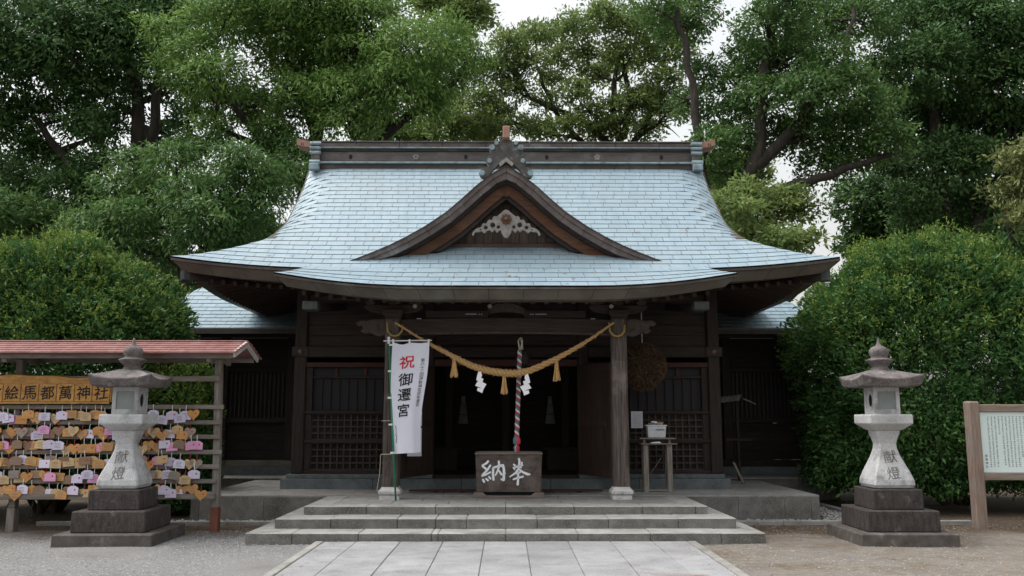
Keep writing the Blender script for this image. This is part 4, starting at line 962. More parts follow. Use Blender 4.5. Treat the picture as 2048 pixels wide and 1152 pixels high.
for i in range(9): x = -.44 + .118 * i; G().bar((x, 14.55, 1.04), (x, 15.05, 1.04), .05, .035).build('slat', 'box_wood', ob)
for y0, y1 in ((14.475, 14.512), (15.09, 15.12)): bx('rim', 'box_rim', ob, -.505, .595, y0, y1, 1.076, 1.11, .006)
for s in (-1, 1): bx('rim', 'box_rim', ob, *sorted((.045 + s * .515, .045 + s * .55)), 14.513, 15.089, 1.076, 1.11, .006)
bs = [(-.54, .390), (.63, .390), (.615, .477), (-.525, .477)]
G().prism([(-.545, .391), (.635, .391), (.620, .425), (-.530, .425)], 14.46, 14.55).build('foot_rail', 'box_rim', ob, bevel=.004)
for s in (-1, 1): G().prism([(.045 + s * a, z) for a, z in ((.575, .426), (.36, .426), (.42, .476), (.565, .476))], 14.465, 14.55).build('foot', 'box_rim', ob)
bx('slot_back', 'ink', ob, -.4, .49, 14.58, 14.6, .40, .477)
def brush(cx, cy, ST, s=.00163, w_=.036): return [[((x - cx) * s, (cy - y) * s, w * w_) for x, y, w in pl] for pl in ST]
BR = {'奉': brush(578, 805, [[(567, 668, .8), (575, 700, 1), (566, 775, 1)], [(512, 728, .7), (535, 745, 1)], [(508, 768, .8), (545, 755, .9), (612, 735, .9)], [(600, 705, .8), (585, 770, 1)], [(532, 752, .9), (522, 785, .7)], [(568, 772, 1), (535, 815, .9), (474, 856, .5)], [(565, 775, .8), (610, 808, 1), (650, 825, 1.2), (684, 830, .6)], [(538, 822, .8), (588, 806, .9)], [(508, 880, .7), (540, 868, .9), (618, 848, .9)], [(560, 800, .9), (562, 860, 1), (556, 937, 1.1)]]),
      '納': brush(312, 800, [[(262, 688, .9), (240, 715, 1), (192, 740, .7)], [(196, 742, .9), (222, 758, 1), (243, 778, .9)], [(283, 730, .9), (250, 780, 1), (192, 838, .8)], [(190, 842, .8), (235, 825, .9), (288, 798, .7)], [(203, 868, 1), (222, 905, .9)], [(232, 862, .9), (262, 888, .9)], [(262, 842, .9), (286, 872, .9)], [(308, 752, 1), (306, 820, 1.1), (312, 886, 1)], [(300, 762, .9), (350, 745, 1), (405, 735, 1.2), (415, 780, 1.1), (412, 880, 1.2), (382, 868, .6)], [(362, 688, .9), (368, 740, 1), (352, 790, .9), (328, 838, .6)], [(362, 782, .7), (378, 805, .9), (394, 832, .9)], [(415, 815, .7), (434, 810, .6)]])}
for ch, xc in (('納', -.20), ('奉', .225)): strokes('painted_character', BR[ch], 'white_paint', ob, lambda u, v, xc=xc: (xc + u, 14.494 - .012 * (.80 + v - .478) / .6, .80 + v))
# ------------------------------------------------------------------ straw rope with tassels and paper streamers
SH = [(-1.79, 3.19), (-1.30, 2.885), (-.86, 2.65), (-.50, 2.475), (-.10, 2.385), (.30, 2.395), (.79, 2.60), (1.27, 2.87), (1.74, 3.19)]
def cat(t):
    t = min(max(t, 0), 1) * (len(SH) - 1); i = min(int(t), len(SH) - 2); f = t - i; p = [SH[max(i - 1, 0)], SH[i], SH[i + 1], SH[min(i + 2, len(SH) - 1)]]
    return [.5 * (2 * p[1][k] + (p[2][k] - p[0][k]) * f + (2 * p[0][k] - 5 * p[1][k] + 4 * p[2][k] - p[3][k]) * f * f + (3 * p[1][k] - p[0][k] - 3 * p[2][k] + p[3][k]) * f ** 3) for k in (0, 1)]
rope = thing('straw_rope', 'thick twisted straw rope with tassels and white paper streamers across the porch', 'rope', (0, 14.05, 2.4))
n = 260
for st in range(3):
    pts, rad = [], []
    for i in range(n + 1):
        t = i / n; x, z = cat(t); x2, z2 = cat(min(t + .01, 1)); x1, z1 = cat(max(t - .01, 0)); d = Vector((x2 - x1, 0, z2 - z1)).normalized(); u = Vector((0, 1, 0)); v = d.cross(u)
        r = .015 + .040 * max(0, 1 - (abs(t - .52) / .44) ** 1.6); a = 2 * math.pi * (t * 15 + st / 3); rr = r * .56; pts.append(Vector((x, 14.05, z)) + (u * math.cos(a) + v * math.sin(a)) * rr); rad.append(r * .60)
    G().tube(pts, rad, 7).build('strand', 'straw', rope, smooth=True)
g = G(); r_ = random.Random(4)
for k in range(420):
    t = r_.uniform(.03, .97); x, z = cat(t); x2, z2 = cat(t + .012); R0 = .015 + .040 * max(0, 1 - (abs(t - .52) / .44) ** 1.6); a = r_.uniform(0, 6.28); d = Vector((x2 - x, 0, z2 - z)).normalized() * r_.choice((-1, 1)); u = Vector((0, math.cos(a), 0)) + d.cross(Vector((0, 1, 0))) * math.sin(a)
    q = Vector((x, 14.05, z)) + u * R0 * .95; l_ = r_.uniform(.02, .06); g.tube([q, q + d * l_ * .6 + u * l_ * .18, q + d * l_ + u * l_ * r_.uniform(.2, .7)], .0016, 3, t=r_.random())
tag(g.build('loose_straws', 'straw', rope), kind='stuff')
def tassel(x, z, ln, name='tassel'):
    g = G(); r_ = random.Random(int(x * 100)); o = None
    o = G().tube([(x, 14.05, z + .05), (x, 14.045, z), (x, 14.04, z - .04)], [.02, .026, .024], 8).build(name, 'straw', rope, smooth=True)
    for k in range(42):
        a = r_.uniform(0, 6.28); q = math.sqrt(r_.random()); e = ln * r_.uniform(.88, 1.05); g.tube([(x + .02 * q * math.cos(a), 14.045 + .02 * q * math.sin(a), z), (x + .034 * q * math.cos(a), 14.045 + .034 * q * math.sin(a), z - e * .5), (x + .062 * q * math.cos(a), 14.045 + .05 * q * math.sin(a), z - e)], .0065, 4, t=r_.random())
    tag(g.build('straws', 'straw', o), kind='stuff'); G().tube([(x, 14.045, z - .02), (x, 14.045, z - .035)], .031, 10).build('binding', 'straw_old', o)
tassel(-.83, 2.60, .29); tassel(-.03, 2.345, .30); tassel(.81, 2.565, .31)
def shide(x, z, s):
    pieces = [((250, 797), (268, 803), (277, 843), (238, 838)), ((238, 836), (277, 842), (270, 868), (291, 873), (281, 908), (227, 885)), ((245, 888), (282, 903), (317, 920), (293, 960), (217, 933)), ((241, 950), (293, 957), (281, 997), (235, 977))]
    prev = None
    for i, q in enumerate(pieces):
        g = G(); g.add([(x + s * (a - 258) * .00183, 14.03 - .006 * (i % 2) + .02 * (b - 797) * .00183, z - (b - 797) * .00183) for a, b in q], [tuple(range(len(q)))]); me = g.build('paper_streamer' if i == 0 else 'fold', 'paper', rope if i == 0 else prev); prev = prev or me
        sm = me.modifiers.new('thick', 'SOLIDIFY'); sm.thickness = .002
shide(-.42, 2.425, 1); shide(.33, 2.385, -1)
for s in (-1, 1):
    x = s * 1.80
    G().tube([(x + .13 * (-1), 14.13, 3.20), (x - .115, 14.12, 3.05), (x - .06, 14.11, 2.99), (x + .0, 14.11, 2.975), (x + .06, 14.11, 2.99), (x + .11, 14.12, 3.05), (x + .125, 14.13, 3.16)] if True else [], .017, 8).build('loop', 'straw_old', rope, smooth=True)
# ------------------------------------------------------------------ bell and bell rope
bl = thing('bell', 'dark round metal bell hanging behind the straw rope', 'bell', (.29, 14.7, 2.5))
G().lathe([(.0, .15), (.03, .145), (.085, .115), (.12, .05), (.128, 0), (.135, -.01), (.128, -.02), (.11, -.08), (.06, -.13), (0, -.145)], (.28, 14.62, 2.65), 20).build('bell_body', 'iron', bl, smooth=True)
G().tube([(.28, 14.62, 2.80), (.26, 14.6, 3.0)], .01, 6).build('hanger', 'cord', bl)
br = thing('bell_rope', 'twisted red white and teal bell rope hanging above the offertory box', 'rope', (.18, 14.4, 1.15))
for st, c in enumerate(('rope_red', 'rope_white', 'rope_teal')):
    pts = []
    for i in range(161):
        t = i / 160; a = 2 * math.pi * (t * 12 + st / 3); x = .225 - .05 * t; z = 2.76 - 1.40 * t; pts.append((x + .019 * math.cos(a), 14.4 + .019 * math.sin(a), z))
    G().tube(pts, .0215, 6).build('strand', c, br, smooth=True)
for c, s in (('rope_red', 1), ('rope_teal', -1)):
    G().lathe([(.0, .12), (.025, .115), (.045, .06), (.04, 0), (.02, -.02), (0, -.02)], (.175 + s * .018, 14.4 - .004 * s, 1.255), 12).build('knot', c, br, smooth=True)
tg = G(); rr = random.Random(3)
for k in range(40):
    a = rr.uniform(0, 6.28); q = math.sqrt(rr.random()); tg.tube([(.175 + .012 * q * math.cos(a), 14.4 + .012 * q * math.sin(a), 1.25), (.175 + .042 * q * math.cos(a), 14.4 + .042 * q * math.sin(a), 1.19), (.175 + .03 * q * math.cos(a), 14.4 + .03 * q * math.sin(a), 1.125)], .009, 4, m=0 if math.cos(a) > -.3 else (1 if k % 2 else 2))
tag(tg.build('rope_tassel', ['rope_red', 'rope_white', 'rope_teal'], br), kind='stuff')
for s in (-1, 1): G().tube([(.235, 14.4, 2.98), (.235 + s * .035, 14.39, 2.92), (.232 + s * .02, 14.39, 2.84), (.226, 14.4, 2.74)], .012, 6).build('cord', 'cord', br, smooth=True)
G().tube([(.235, 14.4, 2.98), (.262, 14.38, 2.86), (.27, 14.4, 2.78)], .010, 6).build('cord', 'cord', br, smooth=True)
# ------------------------------------------------------------------ banner on its green pole
ba = thing('banner', 'white vertical cloth banner with red and black brush characters on a green pole', 'banner', (-1.75, 14.0, .39))
G().tube([(-1.715, 13.98, .392), (-1.80, 13.985, 1.6), (-1.875, 13.99, 2.93)], .0145, 8).build('pole', 'green_pole', ba, smooth=True)
G().tube([(-1.96, 13.985, 2.885), (-1.19, 13.975, 2.895)], .010, 8).build('crossbar', 'white_plastic', ba, smooth=True); G().tube([(-1.876, 13.99, 2.84), (-1.877, 13.99, 2.95)], .022, 8).build('pole_joint', 'white_plastic', ba)
def clothp(u, v):   # u 0..1 left to right, v 0..1 top to bottom
    xl = -1.815 + .035 * math.sin(v * 3.1) * -1 + .055 * v; xr = -1.225 - .165 * v + .03 * v * v + .02 * math.sin(v * 7)
    x = xl + (xr - xl) * u; z = 2.855 - 1.745 * v + .02 * v * u - .03 * (1 - v) ** 6 * (math.sin(u * math.pi * 2) ** 2 if u < .5 else .25 * math.sin(u * math.pi * 2) ** 2)
    y = 13.96 + .035 * math.sin(u * 5.5 + v * 2.0) * (.35 + v) + .02 * math.sin(u * 11 - v * 4) * v + .03 * u * v
    return (x, y, z)
g = G(); nu, nv = 24, 60
g.add([clothp(i / nu, j / nv) for j in range(nv + 1) for i in range(nu + 1)], [(j * (nu + 1) + i, j * (nu + 1) + i + 1, (j + 1) * (nu + 1) + i + 1, (j + 1) * (nu + 1) + i) for j in range(nv) for i in range(nu)])
cl = g.build('cloth', 'cloth', ba, smooth=True)
def oncloth(uc, vc, wd=.5): return lambda a, b: (lambda p: (p[0], p[1] - .006, p[2]))(clothp(min(max(uc + a / wd, 0), 1), min(max(vc - b / 1.745, 0), 1)))
for ch, u, v, sz, m in (('祝', .42, .175, .205, 'red_ink'), ('御', .41, .335, .20, 'ink'), ('遷', .41, .475, .20, 'ink'), ('宮', .40, .615, .20, 'ink')): letter('brush_character', ch, m, cl, oncloth(u, v), sz, bold=.012)
for i, ch in enumerate('第六十二回伊勢神宮式年遷宮'): letter('brush_character', ch, 'ink', cl, oncloth(.845 + .0 * i, .16 + .034 * i), .055)
g = G(); rr = random.Random(9)
for i in range(11):
    f = oncloth(.14, .76 + .014 * i); a, b = rr.uniform(-.02, 0), rr.uniform(0, .02); g.add([f(a, 0), f(b, .006), f(b, -.001), f(a, -.007)], [(0, 1, 2, 3)]); c = rr.uniform(-.01, .01); g.add([f(c, .012), f(c + .006, .012), f(c + .004, -.012), f(c - .002, -.012)], [(0, 1, 2, 3)])
g.build('small_writing', 'ink', cl)
for u in (.02, .46, .98): p = clothp(u, 0); G().box(p[0] - .014, p[0] + .014, 13.955, 13.993, 2.845, 2.91).build('loop', 'white_plastic', ba)
for v in (.02, .26, .50, .74, .99): p = clothp(0, v); G().box(p[0] - .05, p[0] + .012, 13.962, 13.972, p[2] - .014, p[2] + .014).build('loop', 'white_plastic', ba)
for z, dx in ((1.62, 0), (1.095, 0)): G().tube([(-1.985, 14.16, z - .005), (-1.98, 14.14, z), (-1.85, 14.10, z + .004), (-1.72, 14.12, z + .012), (-1.69, 14.16, z + .02)], .006, 6).build('tie_cord', 'cord', ba)
tt = G().tube([(-1.99, 14.15, 1.09), (-2.0, 14.16, .8), (-2.045, 14.18, .52)], .0045, 6).build('loose_cord', 'cord', ba)
# ------------------------------------------------------------------ posters on the open door, notice on the lattice
def paper(name, label, x0, x1, y0, y1, z0, z1, m='paper_grey', marks=()):
    g = G(); g.add([(x0, y0, z0), (x1, y1, z0), (x1, y1, z1), (x0, y0, z1)], [(0, 1, 2, 3)]); o = g.build(name, m); tag(o, label, 'poster'); sm = o.modifiers.new('thick', 'SOLIDIFY'); sm.thickness = .003
    for (u0, u1, v0, v1, c) in marks:
        q = G(); f = lambda u, v: (x0 + (x1 - x0) * u, y0 + (y1 - y0) * u - .006, z0 + (z1 - z0) * v); q.add([f(u0, v0), f(u1, v0), f(u1, v1), f(u0, v1)], [(0, 1, 2, 3)]); q.build('print', c, o)
MT['print_blue'] = mat('print_blue', (.05, .25, .42), (.10, .35, .5), .7, bump=0)
paper('poster', 'tall narrow poster with small blue picture behind the banner', -1.66, -1.425, 14.98, 15.02, 1.03, 1.50, marks=[(.35, .85, .70, .82, 'print_blue'), (.45, .8, .5, .53, 'text_grey'), (.45, .8, .36, .40, 'text_grey'), (.4, .9, .14, .22, 'text_grey'), (.1, .95, .6, .61, 'text_grey')])
paper('poster', 'grey notice sheet above the poster with blue picture', -1.66, -1.425, 14.98, 15.02, 1.53, 1.78, marks=[(.2, .9, .8, .83, 'text_grey'), (.2, .9, .7, .73, 'text_grey')])
paper('poster', 'small white sheet peeking out highest behind the banner', -1.66, -1.44, 14.98, 15.02, 1.88, 2.10)
paper('poster', 'white notice pinned to the lattice left of the plastic box', 2.30, 2.515, 16.255, 16.255, 1.485, 1.79, marks=[(.15, .85, .1 + .08 * i, .115 + .08 * i, 'text_faint') for i in range(10)])
# ------------------------------------------------------------------ stand with box
ts = thing('wooden_stand', 'narrow weathered wooden stand with two shelves right of the porch pillar', 'stand', (2.65, 15.5, .40))
for x in (2.42, 2.83):
    for y in (15.38, 15.58): bx('leg', 'grey_wood_v', ts, x - .045, x + .045, y - .012, y + .012, .404, 1.21, .004)
    bx('side_board', 'grey_wood_v', ts, x - .01, x + .01, 15.395, 15.565, .5, 1.21)
bx('shelf', 'grey_wood_h', ts, 2.33, 2.96, 15.32, 15.64, 1.212, 1.235, .004); bx('shelf', 'grey_wood_h', ts, 2.32, 2.94, 15.34, 15.64, 1.305, 1.325, .004)
for x in (2.40, 2.84): bx('riser', 'grey_wood_h', ts, x - .02, x + .02, 15.40, 15.6, 1.236, 1.304)
bx('stretcher', 'grey_wood_h', ts, 2.466, 2.784, 15.37, 15.40, .425, .45, .003); G().bar((2.46, 15.57, .62), (2.72, 15.58, .98), .012, .02, up=(0, 1, 0)).build('brace', 'grey_wood_h', ts)
pb = thing('plastic_box', 'translucent white plastic box full of paper slips on the stand', 'box', (2.62, 15.48, 1.326))
g = G(); g.loft([[(2.47, 15.38, 1.327), (2.77, 15.38, 1.327), (2.77, 15.58, 1.327), (2.47, 15.58, 1.327)], [(2.455, 15.37, 1.53), (2.785, 15.37, 1.53), (2.785, 15.59, 1.53), (2.455, 15.59, 1.53)]]); g.build('tub', 'clear_plastic', pb, bevel=.01)
bx('rim', 'white_plastic', pb, 2.44, 2.80, 15.36, 15.60, 1.53, 1.548, .005); bx('label_strip', 'text_grey', pb, 2.60, 2.75, 15.364, 15.367, 1.455, 1.475)
rr = random.Random(12)
for i in range(9):
    Mr = Matrix.Translation((2.52 + .19 * rr.random(), 15.42 + .12 * rr.random(), 1.56 + .04 * rr.random())) @ Matrix.Rotation(rr.uniform(0, 3), 4, 'Z') @ Matrix.Rotation(rr.uniform(-.5, .5), 4, 'X'); G().box(-.05, .05, -.03, .03, -.004, .004, M=Mr).build('paper_slip', 'paper' if i % 3 else 'straw', pb)
g = G(); g.loft([[(2.50, 15.36, 1.236), (2.70, 15.36, 1.236), (2.70, 15.5, 1.236), (2.50, 15.5, 1.236)], [(2.54, 15.38, 1.255), (2.66, 15.38, 1.262), (2.66, 15.48, 1.255), (2.54, 15.48, 1.25)]]); tag(g.build('folded_paper', 'paper', bevel=.004), 'crumpled white paper lying between the two shelves of the stand', 'paper')
# cedar ball under the eave
cb = thing('cedar_ball', 'large brown ball of dried cedar sprigs hanging right of the porch pillar', 'cedar ball', (2.43, 15.6, 2.57))
G().tube([(2.43, 15.6, 2.95), (2.43, 15.6, 3.55)], .012, 6).build('hanging_cord', 'cord', cb)
r_ = np.random.default_rng(8); N_ = 9000; d = r_.normal(size=(N_, 3)); d /= np.linalg.norm(d, axis=1)[:, None]; c0 = np.array([2.43, 15.6, 2.57]); ra = .40 * r_.uniform(.86, 1.0, N_)[:, None]; sd = np.cross(d, r_.normal(size=(N_, 3))); sd /= np.linalg.norm(sd, axis=1)[:, None]
dd = d + .8 * r_.normal(size=(N_, 3)) * .6; dd /= np.linalg.norm(dd, axis=1)[:, None]; P0 = c0 + d * ra; P1 = P0 + dd * .055
Vq = np.stack([P0 - sd * .007, P0 + sd * .007, P1 + sd * .004, P1 - sd * .004], 1).reshape(-1, 3); Fq = np.arange(N_ * 4).reshape(-1, 4)
me = bpy.data.meshes.new('cedar_sprigs'); me.from_pydata(Vq.tolist(), [], Fq.tolist()); me.materials.append(MT['cedar']); a = me.attributes.new('tint', 'FLOAT', 'FACE'); a.data.foreach_set('value', r_.uniform(0, 1, N_)); o = bpy.data.objects.new('cedar_sprigs', me); col.objects.link(o); o.parent = cb; o.location = -worigin(cb); tag(o, kind='stuff')
g = G(); g.lathe([(.35 * math.sin(math.pi * i / 12), -.35 * math.cos(math.pi * i / 12)) for i in range(13)], (2.43, 15.6, 2.57), 20); g.build('core', 'twig', cb, smooth=True)
# paper offerings inside; the hall's dimness is put into their dark grey colour
for x, lab in ((-.92, 'white paper offering painted dim grey as if in shade, inside hall at left'), (.95, 'white paper offering painted dim grey as if in shade, inside hall at right')):
    t = thing('paper_offering', lab, 'offering', (x, 19.08, .615))
    for k in range(3): g = G(); g.prism([(x - .05 - .03 * k, 1.95 - .2 * k), (x + .05 + .03 * k, 1.95 - .2 * k), (x + .04 + .02 * k, 2.14 - .2 * k), (x - .04 - .02 * k, 2.14 - .2 * k)], 19.05 - .01 * k, 19.055 - .01 * k); g.build('paper_fold', 'engrave', t)
    G().tube([(x, 19.08, .615), (x, 19.08, 2.1)], .012, 6).build('rod', 'dark_v', t)
CL_A = [(-16.4,28.0,14.6,1.52),(-14.6,27.6,13.6,1.26),(-16.4,28.6,13.1,1.18),(-14.0,27.8,14.9,1.35),(-12.4,27.4,14.0,1.26),(-16.8,28.6,11.3,0.76),(-15.5,30.5,13.7,0.84),(-16.0,30.1,10.4,1.01),(-17.0,30.0,9.2,1.01),(-14.3,28.0,9.1,0.84),(-13.8,29.1,12.6,0.93),(-12.1,28.2,15.3,1.35),(-10.8,27.8,14.7,1.01),(-17.7,27.6,13.7,1.52),(-17.8,28.0,11.6,1.18),(-19.0,30.5,10.3,1.35),(-13.8,30.2,14.1,1.01),(-16.9,30.1,17.3,1.35),(-14.3,30.1,17.3,1.35),(-13.8,27.9,11.2,0.67),(-13.5,28.3,10.0,0.67),(-16.4,29.5,10.9,0.59),(-15.3,29.8,12.2,0.71),(-14.3,30.3,11.8,0.67),(-12.4,30.4,11.8,0.51),(-10.4,27.5,11.3,0.57),(-16.6,29.4,12.2,0.64),(-12.0,29.6,13.0,0.54)]
CL_B = [(-10.7,26.0,13.5,0.68),(-9.3,24.8,12.3,0.76),(-10.1,25.9,12.2,0.68),(-8.4,24.5,11.5,0.83),(-8.7,27.6,11.8,0.76),(-8.0,27.3,11.7,0.68),(-9.6,26.2,11.6,0.61),(-8.6,25.3,13.7,0.98),(-8.2,27.5,14.6,1.14),(-6.5,26.3,13.8,1.14),(-7.1,27.4,13.2,1.06),(-6.1,27.3,12.8,0.91),(-5.5,26.0,13.6,0.98),(-4.8,25.7,12.8,0.83),(-6.2,26.4,11.2,0.83),(-7.1,25.8,10.3,0.61),(-4.9,24.8,11.0,0.83),(-4.2,25.3,13.6,0.98),(-4.1,27.1,13.0,0.98),(-2.7,24.4,12.2,1.14),(-3.1,24.4,11.2,0.98),(-2.3,26.5,12.4,0.83),(-4.4,25.2,11.4,0.83),(-1.9,26.1,13.6,0.76),(-1.3,25.9,12.7,0.68),(-2.5,25.4,11.1,0.68),(-4.0,27.8,11.5,0.68),(-4.7,24.9,10.2,0.68),(-7.7,25.7,14.9,1.21),(-5.8,24.9,14.3,1.21),(-4.4,26.5,15.3,1.06),(-8.7,25.2,10.3,0.53),(-6.4,25.5,11.4,0.76)]
CL_C = [(-10.6,24.9,8.9,0.77),(-9.1,23.4,8.6,0.7),(-10.8,24.2,7.9,0.77),(-10.3,25.5,8.1,0.84),(-8.2,22.6,7.4,0.77),(-7.5,22.4,6.8,0.77),(-10.2,23.0,6.9,0.7),(-9.8,25.0,7.1,0.7),(-7.6,24.4,6.8,0.7),(-7.6,23.1,7.8,0.63),(-11.0,23.4,6.6,0.7),(-6.6,22.8,7.3,0.7),(-6.3,23.9,8.3,0.63),(-6.7,22.4,8.1,0.63),(-6.0,24.7,9.1,0.56),(-6.3,25.4,9.6,0.56),(-7.2,25.6,9.7,0.56),(-8.5,24.8,9.5,0.53),(-9.6,25.7,9.9,0.42),(-7.1,22.3,8.4,0.5),(-8.3,23.2,6.3,0.63),(-10.1,25.7,6.4,0.63),(-8.2,25.0,6.7,0.5),(-9.9,23.7,6.2,0.63)]
CL_D = [(-15.3,26.6,7.4,0.8),(-14.1,25.4,7.6,0.66),(-13.7,26.1,7.5,0.73),(-14.9,24.3,7.4,1.02),(-11.8,23.9,6.8,0.66),(-14.8,24.8,6.2,0.87)]
CL_E = [(0.2,34.7,17.1,0.83),(1.1,35.6,17.9,0.75),(2.0,37.7,18.8,0.79),(2.9,35.4,18.1,0.83),(3.9,34.2,18.1,0.94),(4.9,34.4,17.6,0.94),(1.0,34.8,16.3,0.73),(2.4,37.0,17.5,0.67),(0.4,35.5,15.5,0.73),(-0.3,35.2,14.3,0.73),(2.8,34.6,15.0,0.73),(4.7,37.7,17.1,0.83),(6.0,35.7,16.9,0.83),(6.1,34.9,17.9,0.94),(5.3,34.4,14.6,0.73),(6.5,34.4,15.3,0.83),(3.5,34.8,14.2,0.67),(1.7,36.6,15.3,0.58),(6.6,34.7,14.1,0.73),(7.0,34.3,16.6,0.83),(-0.9,36.0,16.3,0.83),(-1.2,35.1,14.9,0.73),(0.8,37.8,14.6,0.73),(2.4,34.6,13.4,0.79),(4.0,36.1,13.7,0.73),(6.1,37.0,14.2,0.79),(4.6,35.7,14.8,0.71),(2.0,37.8,16.8,0.67),(3.4,35.9,17.2,0.71),(-0.1,35.1,16.4,0.71),(6.3,35.7,15.1,0.71),(4.7,34.3,16.5,0.71),(1.4,35.7,13.6,0.71),(4.7,35.1,13.7,0.71),(7.6,37.4,19.1,0.75),(3.7,37.2,16.8,0.63)]
CL_F = [(-1.2,38.0,14.7,0.99),(-2.4,36.3,13.9,1.1),(-4.2,37.1,13.9,1.1),(-2.7,37.1,15.6,0.88),(-1.6,36.9,19.3,0.99),(-2.1,37.0,20.3,1.1),(-0.8,39.3,14.8,0.88),(-5.9,36.7,13.9,0.99),(-3.4,36.4,19.7,0.88)]
CL_G = [(6.0,28.5,14.9,0.79),(4.9,27.2,15.0,0.71),(6.6,28.8,15.8,0.86),(8.5,26.7,14.1,1.02),(8.4,28.4,13.8,0.86),(9.1,27.6,13.3,0.94),(7.9,28.0,12.6,0.86),(9.9,27.9,13.9,0.86),(8.5,27.0,11.8,0.94),(9.3,25.5,11.5,0.86),(10.1,26.0,12.6,0.79),(10.8,28.3,15.0,0.94),(12.2,28.4,15.1,0.94),(7.4,28.5,11.7,0.79),(6.4,26.4,10.1,0.66),(7.6,27.6,10.5,0.79),(9.1,28.1,10.9,0.79),(9.9,27.5,10.8,0.94),(11.3,28.1,11.2,0.94),(11.8,27.1,11.4,0.94),(10.4,27.6,9.8,0.79),(11.6,27.7,10.2,0.71),(11.9,26.2,10.1,0.79),(7.2,28.5,9.9,0.63),(12.9,28.6,13.2,0.75),(10.5,25.5,11.6,0.79),(6.8,28.7,13.4,0.63),(6.3,28.7,12.3,0.63),(7.9,27.6,9.5,0.55),(8.8,25.4,14.6,0.94),(11.9,28.4,16.4,0.94)]
CL_H = [(6.2,23.7,7.4,0.66),(8.1,26.7,7.9,0.66),(8.7,25.6,7.9,0.61),(7.5,23.4,6.4,0.58),(8.2,23.8,6.5,0.47),(7.3,25.5,7.1,0.58),(7.1,25.2,8.2,0.58),(8.5,25.9,8.3,0.51)]
CL_I = [(15.4,31.5,16.4,1.31),(15.3,29.0,15.6,1.31),(16.0,28.2,14.8,1.31),(19.2,31.5,16.0,1.22),(14.1,28.2,13.4,1.31),(17.1,31.4,14.5,1.31),(17.0,28.6,13.0,1.31),(14.8,31.1,12.9,1.13),(15.9,31.0,12.6,1.22),(17.5,31.4,12.5,1.31),(18.3,30.2,12.1,1.13),(15.4,31.4,11.2,1.13),(15.4,28.9,10.3,1.22),(17.7,30.6,10.8,1.13),(14.3,29.4,9.3,0.78),(16.2,31.4,9.3,1.05),(17.3,31.0,9.2,1.05),(17.9,29.9,8.9,1.05),(14.6,30.1,8.4,0.78),(16.5,28.3,7.5,0.87),(18.6,28.3,14.2,1.57),(19.9,30.3,12.2,1.57),(19.2,30.0,9.7,1.39),(14.3,31.3,10.8,0.56),(16.5,30.4,17.6,1.39),(17.7,28.7,16.5,1.39)]
CL_J = [(10.8,17.9,7.1,0.25),(10.8,18.2,6.4,0.34),(11.0,18.0,6.7,0.27),(10.7,17.6,5.8,0.32),(11.4,18.3,7.4,0.32),(11.5,18.3,6.5,0.42)]
# ------------------------------------------------------------------ vegetation
def leaf_obj(name, P, A, S, Ln, Wd, T, m, parent):
    n = len(P); Ln = np.broadcast_to(Ln, n)[:, None]; Wd = np.broadcast_to(Wd, n)[:, None]; up = np.cross(S, A)
    V = np.stack([P, P + A * Ln * .45 + S * Wd * .5 + up * Wd * .12, P + A * Ln - up * Ln * .06, P + A * Ln * .45 - S * Wd * .5 + up * Wd * .12], 1).reshape(-1, 3).astype(np.float32)
    me = bpy.data.meshes.new(name); me.vertices.add(n * 4); me.vertices.foreach_set('co', V.ravel()); me.loops.add(n * 4); me.loops.foreach_set('vertex_index', np.arange(n * 4, dtype=np.int32))
    me.polygons.add(n); me.polygons.foreach_set('loop_start', np.arange(0, n * 4, 4, dtype=np.int32)); me.update(calc_edges=True)
    a = me.attributes.new('tint', 'FLOAT', 'FACE'); a.data.foreach_set('value', np.clip(T, 0, 1).astype(np.float32)); me.materials.append(MT[m])
    o = bpy.data.objects.new(name, me); col.objects.link(o); o.parent = parent; o.location = -worigin(parent); tag(o, kind='stuff'); return o
def unit(v): return v / np.maximum(np.linalg.norm(v, axis=1)[:, None], 1e-6)
def crown_leaves(cl, dens, L_, W_, r, droop, squash=.72, hollow=.5):
    Ps, As, Ss, Ts, Ls = [], [], [], [], []
    for (x, y, z, R_) in cl:
        # twigs spread through the clump, denser on the upper outside, each carrying a spray of leaves
        nt_ = max(int(dens * R_ * R_ * 60), 30); d = r.normal(size=(nt_, 3)); d[:, 2] += .6; d = unit(d); rad = R_ * (hollow + (1.06 - hollow) * r.random(nt_) ** .55)
        lump = 1 + .22 * np.sin(d[:, 0] * 5 + x) * np.sin(d[:, 1] * 4.3 + y) + .16 * np.sin(d[:, 2] * 7 + d[:, 0] * 6 + z)
        tc = np.stack([d[:, 0] * rad * 1.15, d[:, 1] * rad * 1.15, d[:, 2] * rad * squash], 1) * lump[:, None] + (x, y, z)
        nl = 13; tt = np.repeat(tc, nl, 0); td = np.repeat(d, nl, 0); k = len(tt)
        off = r.normal(size=(k, 3)) * (.12 + .05 * R_) * np.array([1, 1, .55]); P = tt + off
        A = unit(td * .8 + r.normal(size=(k, 3)) * .75 + np.array([0, 0, -droop])); S = unit(np.cross(A, td * .9 + np.array([0, 0, .5]) + r.normal(size=(k, 3)) * .4))
        Ps.append(P); As.append(A); Ss.append(S); Ts.append(np.repeat(r.normal(.5, .17, nt_), nl) + r.normal(0, .13, k)); Ls.append(L_ * r.uniform(.7, 1.3, k))
    P, A, S, T, Ln = map(np.concatenate, (Ps, As, Ss, Ts, Ls)); return P, A, S, Ln, Ln * W_ / L_, T
